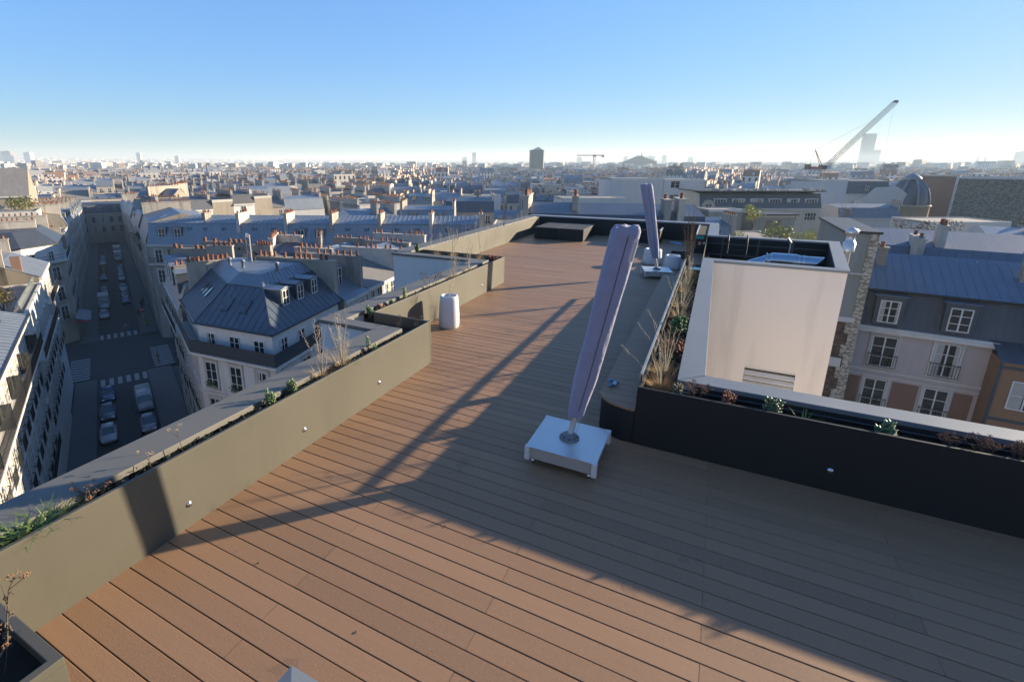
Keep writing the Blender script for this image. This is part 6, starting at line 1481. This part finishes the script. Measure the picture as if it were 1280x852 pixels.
# ------------------------------------------------------------------ vehicles in the street
TYRE = RUBBER; CGL = M('car_glass', (.015, .02, .026), .05, 0, .2, 3, 0, 0, 1.0); LAMP = M('clear_headlamp', (.6, .62, .62), .15); TAIL = M('red_tail_lamp', (.25, .01, .01), .2)
def section_loft(m, secs, mat=0):
    n = len(secs[0]); vs = [p for s_ in secs for p in s_]
    m.faces(vs, [(i*n+k, (i+1)*n+k, (i+1)*n+(k+1) % n, i*n+(k+1) % n) for i in range(len(secs)-1) for k in range(n)], mat, True)
    m.faces(vs, [tuple(range(n)), tuple((len(secs)-1)*n+k for k in range(n-1, -1, -1))], mat)
def car_protos(kind):
    """front towards +x; returns (body, glass, wheel, headlight, tail) meshes"""
    if kind == 'car': prof = [(-2.05, .45, .80, .60), (-1.95, .28, .98, .80), (-1.2, .22, 1.0, .86), (0, .22, .97, .88), (1.0, .22, .94, .88), (1.75, .26, .80, .80), (2.05, .40, .66, .58)]; cab = [(-1.85, .95, .70), (-1.35, 1.42, .60), (.05, 1.46, .60), (1.0, .94, .72)]
    else: prof = [(-2.6, .35, 1.1, .85), (-2.55, .25, 2.2, .92), (0, .22, 2.28, .93), (1.5, .22, 2.2, .92), (2.0, .22, 1.35, .92), (2.5, .25, 1.05, .88), (2.65, .4, .8, .75)]; cab = [(1.42, 2.12, .80), (1.50, 2.14, .80), (2.02, 1.34, .84), (2.06, 1.30, .84)]
    b = MB(); secs = []
    for x, z0, z1, w in prof: secs.append([(x, -w, z0+.1), (x, -w+.12, z0), (x, w-.12, z0), (x, w, z0+.1), (x, w, z1-.16), (x, w-.16, z1), (x, -w+.16, z1), (x, -w, z1-.16)])
    section_loft(b, secs)
    g = MB()
    if kind == 'car':
        (x0, z0, w0), (x1, z1, w1), (x2, z2, w2), (x3, z3, w3) = cab
        low = [(x0, -w0, z0), (x3, -w3, z3), (x3, w3, z3), (x0, w0, z0)]; up = [(x1, -w1, z1), (x2, -w2, z2), (x2, w2, z2), (x1, w1, z1)]
        g.faces(low+up, [(0, 1, 5, 4), (1, 2, 6, 5), (2, 3, 7, 6), (3, 0, 4, 7)], 0)
        b.faces([(x, y*1.01, z+.004) for x, y, z in up]+[(x*.97, y*.9, z+.06) for x, y, z in up], [(4, 5, 6, 7), (0, 1, 5, 4), (1, 2, 6, 5), (2, 3, 7, 6), (3, 0, 4, 7)], 0, True)
        for (p, q) in ((0, 4), (1, 5), (2, 6), (3, 7)): b.tube([(low+up)[p], (low+up)[q]], .045, 5)
        xm = -.45; b.tube([(xm, -.72, .95), (xm, -.61, 1.45)], .04, 4); b.tube([(xm, .72, .95), (xm, .61, 1.45)], .04, 4)
    else:
        g.faces([(1.56, -.78, 2.10), (2.03, -.82, 1.40), (2.03, .82, 1.40), (1.56, .78, 2.10)], [(0, 1, 2, 3)]); g.faces([(.5, -.945, 1.95), (1.45, -.94, 1.95), (1.85, -.94, 1.35), (.5, -.945, 1.35)], [(3, 2, 1, 0)]); g.faces([(.5, .945, 1.95), (1.45, .94, 1.95), (1.85, .94, 1.35), (.5, .945, 1.35)], [(0, 1, 2, 3)])
        for i in range(4): b.box(-2.0+i*.9, -1.95+i*.9, -.7, .7, 2.27, 2.33)
    w = MB(); w.lathe([(.14, -.10), (.30, -.10), (.33, -.07), (.33, .07), (.30, .10), (.14, .10)], 16, mat=0); w.lathe([(.001, .085), (.19, .09)], 12, mat=1); w.lathe([(.19, -.09), (.001, -.085)], 12, mat=1)
    h = MB(); h.hexa([(-.10, -.2, -.07), (.06, -.2, -.07), (.06, .2, -.07), (-.10, .2, -.07), (-.16, -.2, .07), (.0, -.2, .07), (.0, .2, .07), (-.16, .2, .07)])
    return b, g.mesh('window_glass', CGL), w.mesh('wheel', [TYRE, ALU]), h.mesh('headlight', LAMP), h.mesh('tail_light', TAIL)
PRO = {k: car_protos(k) for k in ('car', 'van')}
def vehicle(kind, label, s, t_, col, rev=False, name=None, group=None):
    b, g, w, h, tl = PRO[kind]; c = thing(name or ('parked_car' if kind == 'car' else 'parked_van'), label, kind, W(s, t_, GZ+.01), SA+(pi if not rev else 0), group)
    c.scale = (.87, .87, .88)
    obj('body', b.mesh('body', CARC[col]), c); obj('window_glass', g, c)
    xs = (-1.25, 1.3) if kind == 'car' else (-1.6, 1.75); yw = .78 if kind == 'car' else .84
    for x in xs:
        for y in (-1, 1): o = obj('wheel', w, c, (x, y*yw, .33)); o.rotation_euler = (-y*pi/2, 0, 0)
    xf, zf = (1.98, .66) if kind == 'car' else (2.58, .85)
    for y in (-1, 1): obj('headlight', h, c, (xf, y*.55, zf)); o = obj('tail_light', tl, c, (-xf-.02, y*.6, zf+.1), pi)
    return c
def paint(n, c): m_ = M(n, c, .3, 0, .04, 2); m_.node_tree.nodes['Principled BSDF'].inputs['Coat Weight'].default_value = .6; return m_
CARC = {'white': paint('white_car_paint', (.45, .45, .45)), 'grey': paint('grey_car_paint', (.12, .125, .135)), 'black': paint('black_car_paint', (.02, .021, .024)), 'blue': paint('blue_car_paint', (.03, .07, .17)), 'silver': paint('silver_car_paint', (.25, .26, .27)), 'red': paint('red_car_paint', (.22, .03, .025))}
vehicle('car', 'white car nearest the terrace on the left kerb of the street', 58.8, -3.3, 'white')
vehicle('car', 'grey car parked behind the white one on the left kerb', 64.4, -3.3, 'grey')
vehicle('car', 'dark blue car nearest the crossing on the left kerb', 69.8, -3.2, 'blue')
vehicle('van', 'white van parked on the right kerb just before the crossing', 65.2, .35, 'white')
vehicle('car', 'silver car in front of the white van on the right kerb', 58.9, .3, 'silver')
vehicle('car', 'white car just beyond the crossing on the left kerb, with a van behind', 110.5, -3.2, 'white')
t = vehicle('van', 'white box truck on the left kerb beyond the crossing', 118.5, -3.1, 'white', name='parked_truck'); MB().box(-2.9, 1.35, -1.05, 1.05, .6, 3.1).build('cargo_box', STONEW, t, .03)
for s, t_, c, lab in ((125, -3.1, 'red', 'reddish car hidden behind the white box truck'), (133, -3.0, 'black', 'black car alone on the left kerb in the middle of the street'), (148, -3.0, 'blue', 'dark car behind the row of scooters on the left kerb'), (172, -3.0, 'white', 'white car far down the left kerb after the scooters'), (181, -3.0, 'black', 'black car behind the far white car on the left kerb'),
                     (120.5, .6, 'blue', 'blue car first of the right kerb line beyond the crossing'), (127, .6, 'black', 'black car second of the right kerb line beyond the crossing'), (133.5, .6, 'silver', 'silver car third of the right kerb line beyond the crossing'), (146, .7, 'white', 'white car fourth of the right kerb line beyond the crossing'), (153, .7, 'black', 'black car fifth of the right kerb line beyond the crossing'), (160, .8, 'blue', 'blue car sixth of the right kerb line beyond the crossing')): vehicle('car', lab, s, t_, c)
for s, lab in ((178, 'white lorry parked far down the right kerb'), (190, 'grey lorry behind the white lorry near the end of the street')): t = vehicle('van', lab, s, .9, 'white' if s < 180 else 'grey', name='parked_truck'); MB().box(-2.9, 1.35, -1.05, 1.05, .6, 3.1).build('cargo_box', STONEW, t, .03)
sm = MB(); sm.tube([(-.55, 0, .28), (-.3, 0, .55), (.1, 0, .35), (.45, 0, .55), (.55, 0, 1.0)], [.12, .16, .12, .10, .05], 7); sm.box(-.6, .05, -.13, .13, .68, .78); sm.tube([(.52, -.32, .98), (.52, .32, .98)], .025, 5)
SCB = sm.mesh('scooter_body', CARC['black']); ws = MB(); ws.lathe([(.08, -.05), (.25, -.05), (.27, 0), (.25, .05), (.08, .05)], 12); SCW = ws.mesh('wheel', TYRE)
for k in range(12):
    t = thing('parked_scooter', 'dark scooter standing in the kerbside row between two parked cars', 'scooter', W(153+k*1.25, -3.1, GZ+.01), SA+pi/2+.2, 'scooters in a row on the left kerb'); obj('body', SCB, t)
    for x in (-.55, .6): o = obj('wheel', SCW, t, (x, 0, .27)); o.rotation_euler = (pi/2, 0, 0)
t = thing('road_sign', 'round red no entry sign on a pole by the right pavement', 'road sign', W(101.5, 2.6, GZ+.13), SA)
MB().tube([(0, 0, 0), (0, 0, 2.6)], .035, 6).build('pole', ALU, t); m = MB(); m.lathe([(.001, 0), (.36, 0), (.36, .03), (.001, .03)], 18); o = m.build('disc', M('sign_red', (.45, .03, .03), .4), t); o.rotation_euler = (0, -pi/2, 0); o.location = (-.04, 0, 2.6); MB().box(-.085, -.072, -.25, .25, 2.54, 2.66).build('white_bar', WHITEP, t)
bush('small street tree in a planter by the no entry sign', W(99.5, 2.9, GZ+.1), .7, 1.7, LEAF2, 200, 'street_shrub', 'shrub', 40)
bush('dark clipped street shrubs on the right pavement beyond the crossing', W(107, 2.2, GZ+.1), .7, 1.6, M('dark_ivy_leaves', (.03, .05, .02), .7), 200, 'street_shrub', 'shrub', 41)
t = thing('awning', 'grey awning with a red edge over the corner cafe on the left', 'awning', W(95.2, -6.55, -20.6), SA)
m = MB(); m.faces([(0, 0, 0), (7, 0, 0), (7, -1.9, -.7), (0, -1.9, -.7)], [(0, 3, 2, 1)]); m.build('canopy', M('grey_canvas', (.25, .25, .26), .8), t); m = MB(); m.box(0, 7, -1.93, -1.9, -.95, -.69); m.box(-.02, 0, -1.9, 0, -.72, -.5); m.build('valance', M('awning_red', (.40, .03, .05), .7), t)
def walker(label, s, t_, head, coat, seed):
    c = thing('person', label, 'person', W(s, t_, GZ+.13), head)
    bm_v = [(0, 0, .92), (0, 0, 1.15), (0, 0, 1.40), (0, 0, 1.52), (.02, 0, 1.66), (0, .10, .88), (.10, .11, .48), (.04, .11, .06), (.16, .11, .04), (0, -.10, .88), (-.06, -.11, .48), (-.24, -.11, .10), (-.14, -.11, .05), (0, .20, 1.38), (-.05, .24, 1.10), (.06, .25, .86), (0, -.20, 1.38), (.06, -.24, 1.10), (.16, -.25, .88)]
    ed = [(0, 1), (1, 2), (2, 3), (3, 4), (0, 5), (5, 6), (6, 7), (7, 8), (0, 9), (9, 10), (10, 11), (11, 12), (2, 13), (13, 14), (14, 15), (2, 16), (16, 17), (17, 18)]
    rad = [.15, .14, .16, .06, .10, .09, .065, .045, .04, .09, .065, .045, .04, .07, .05, .04, .07, .05, .04]
    me = bpy.data.meshes.new('body'); me.from_pydata(bm_v, ed, []); me.materials.append(coat); o = obj('body', me, c)
    md = o.modifiers.new('skin', 'SKIN'); me.skin_vertices[0].data[0].use_root = True
    for i, q in enumerate(rad): me.skin_vertices[0].data[i].radius = (q, q)
    o.modifiers.new('sub', 'SUBSURF').levels = 1
    h = MB(); h.lathe([(.001, -.02), (.09, .0), (.108, .06), (.10, .12), (.06, .165), (.001, .18)], 10, (.01, 0, 1.62)); h.build('hair', M('dark_hair', (.03, .02, .015), .7), c)
walker('pedestrian in a dark coat walking on the right pavement', 113, 3.0, SA, M('navy_coat', (.02, .025, .04), .8), 1); walker('second pedestrian in a dark coat on the right pavement', 115.5, 3.4, SA+.4, M('black_coat', (.015, .015, .017), .8), 2)
walker('person standing in the sun patch at the right of the crossing', 79.0, 3.0, SA+2, M('brown_coat', (.22, .13, .07), .8), 3)
# ------------------------------------------------------------------ winter haze over the city: a real thin scattering volume
hm = bpy.data.materials.new('winter_haze'); hm.use_nodes = True; ht = hm.node_tree; ht.nodes.clear()
ho = ht.nodes.new('ShaderNodeOutputMaterial'); hvv = ht.nodes.new('ShaderNodeVolumeScatter')
hvv.inputs['Density'].default_value = 1/4600; hvv.inputs['Anisotropy'].default_value = .12; hvv.inputs['Color'].default_value = (.66, .86, 1.0, 1)
ht.links.new(hvv.outputs[0], ho.inputs['Volume'])
MB().box(-15000, 15000, -15000, 15000, GZ-8, 62).build('sky_haze', hm, kind='structure')
hm2 = hm.copy(); hm2.name = 'thin_upper_haze'; [x for x in hm2.node_tree.nodes if x.type == 'VOLUME_SCATTER'][0].inputs['Density'].default_value = 1/14000
MB().box(-15000, 15000, -15000, 15000, 62.2, 300).build('sky_haze', hm2, kind='structure')
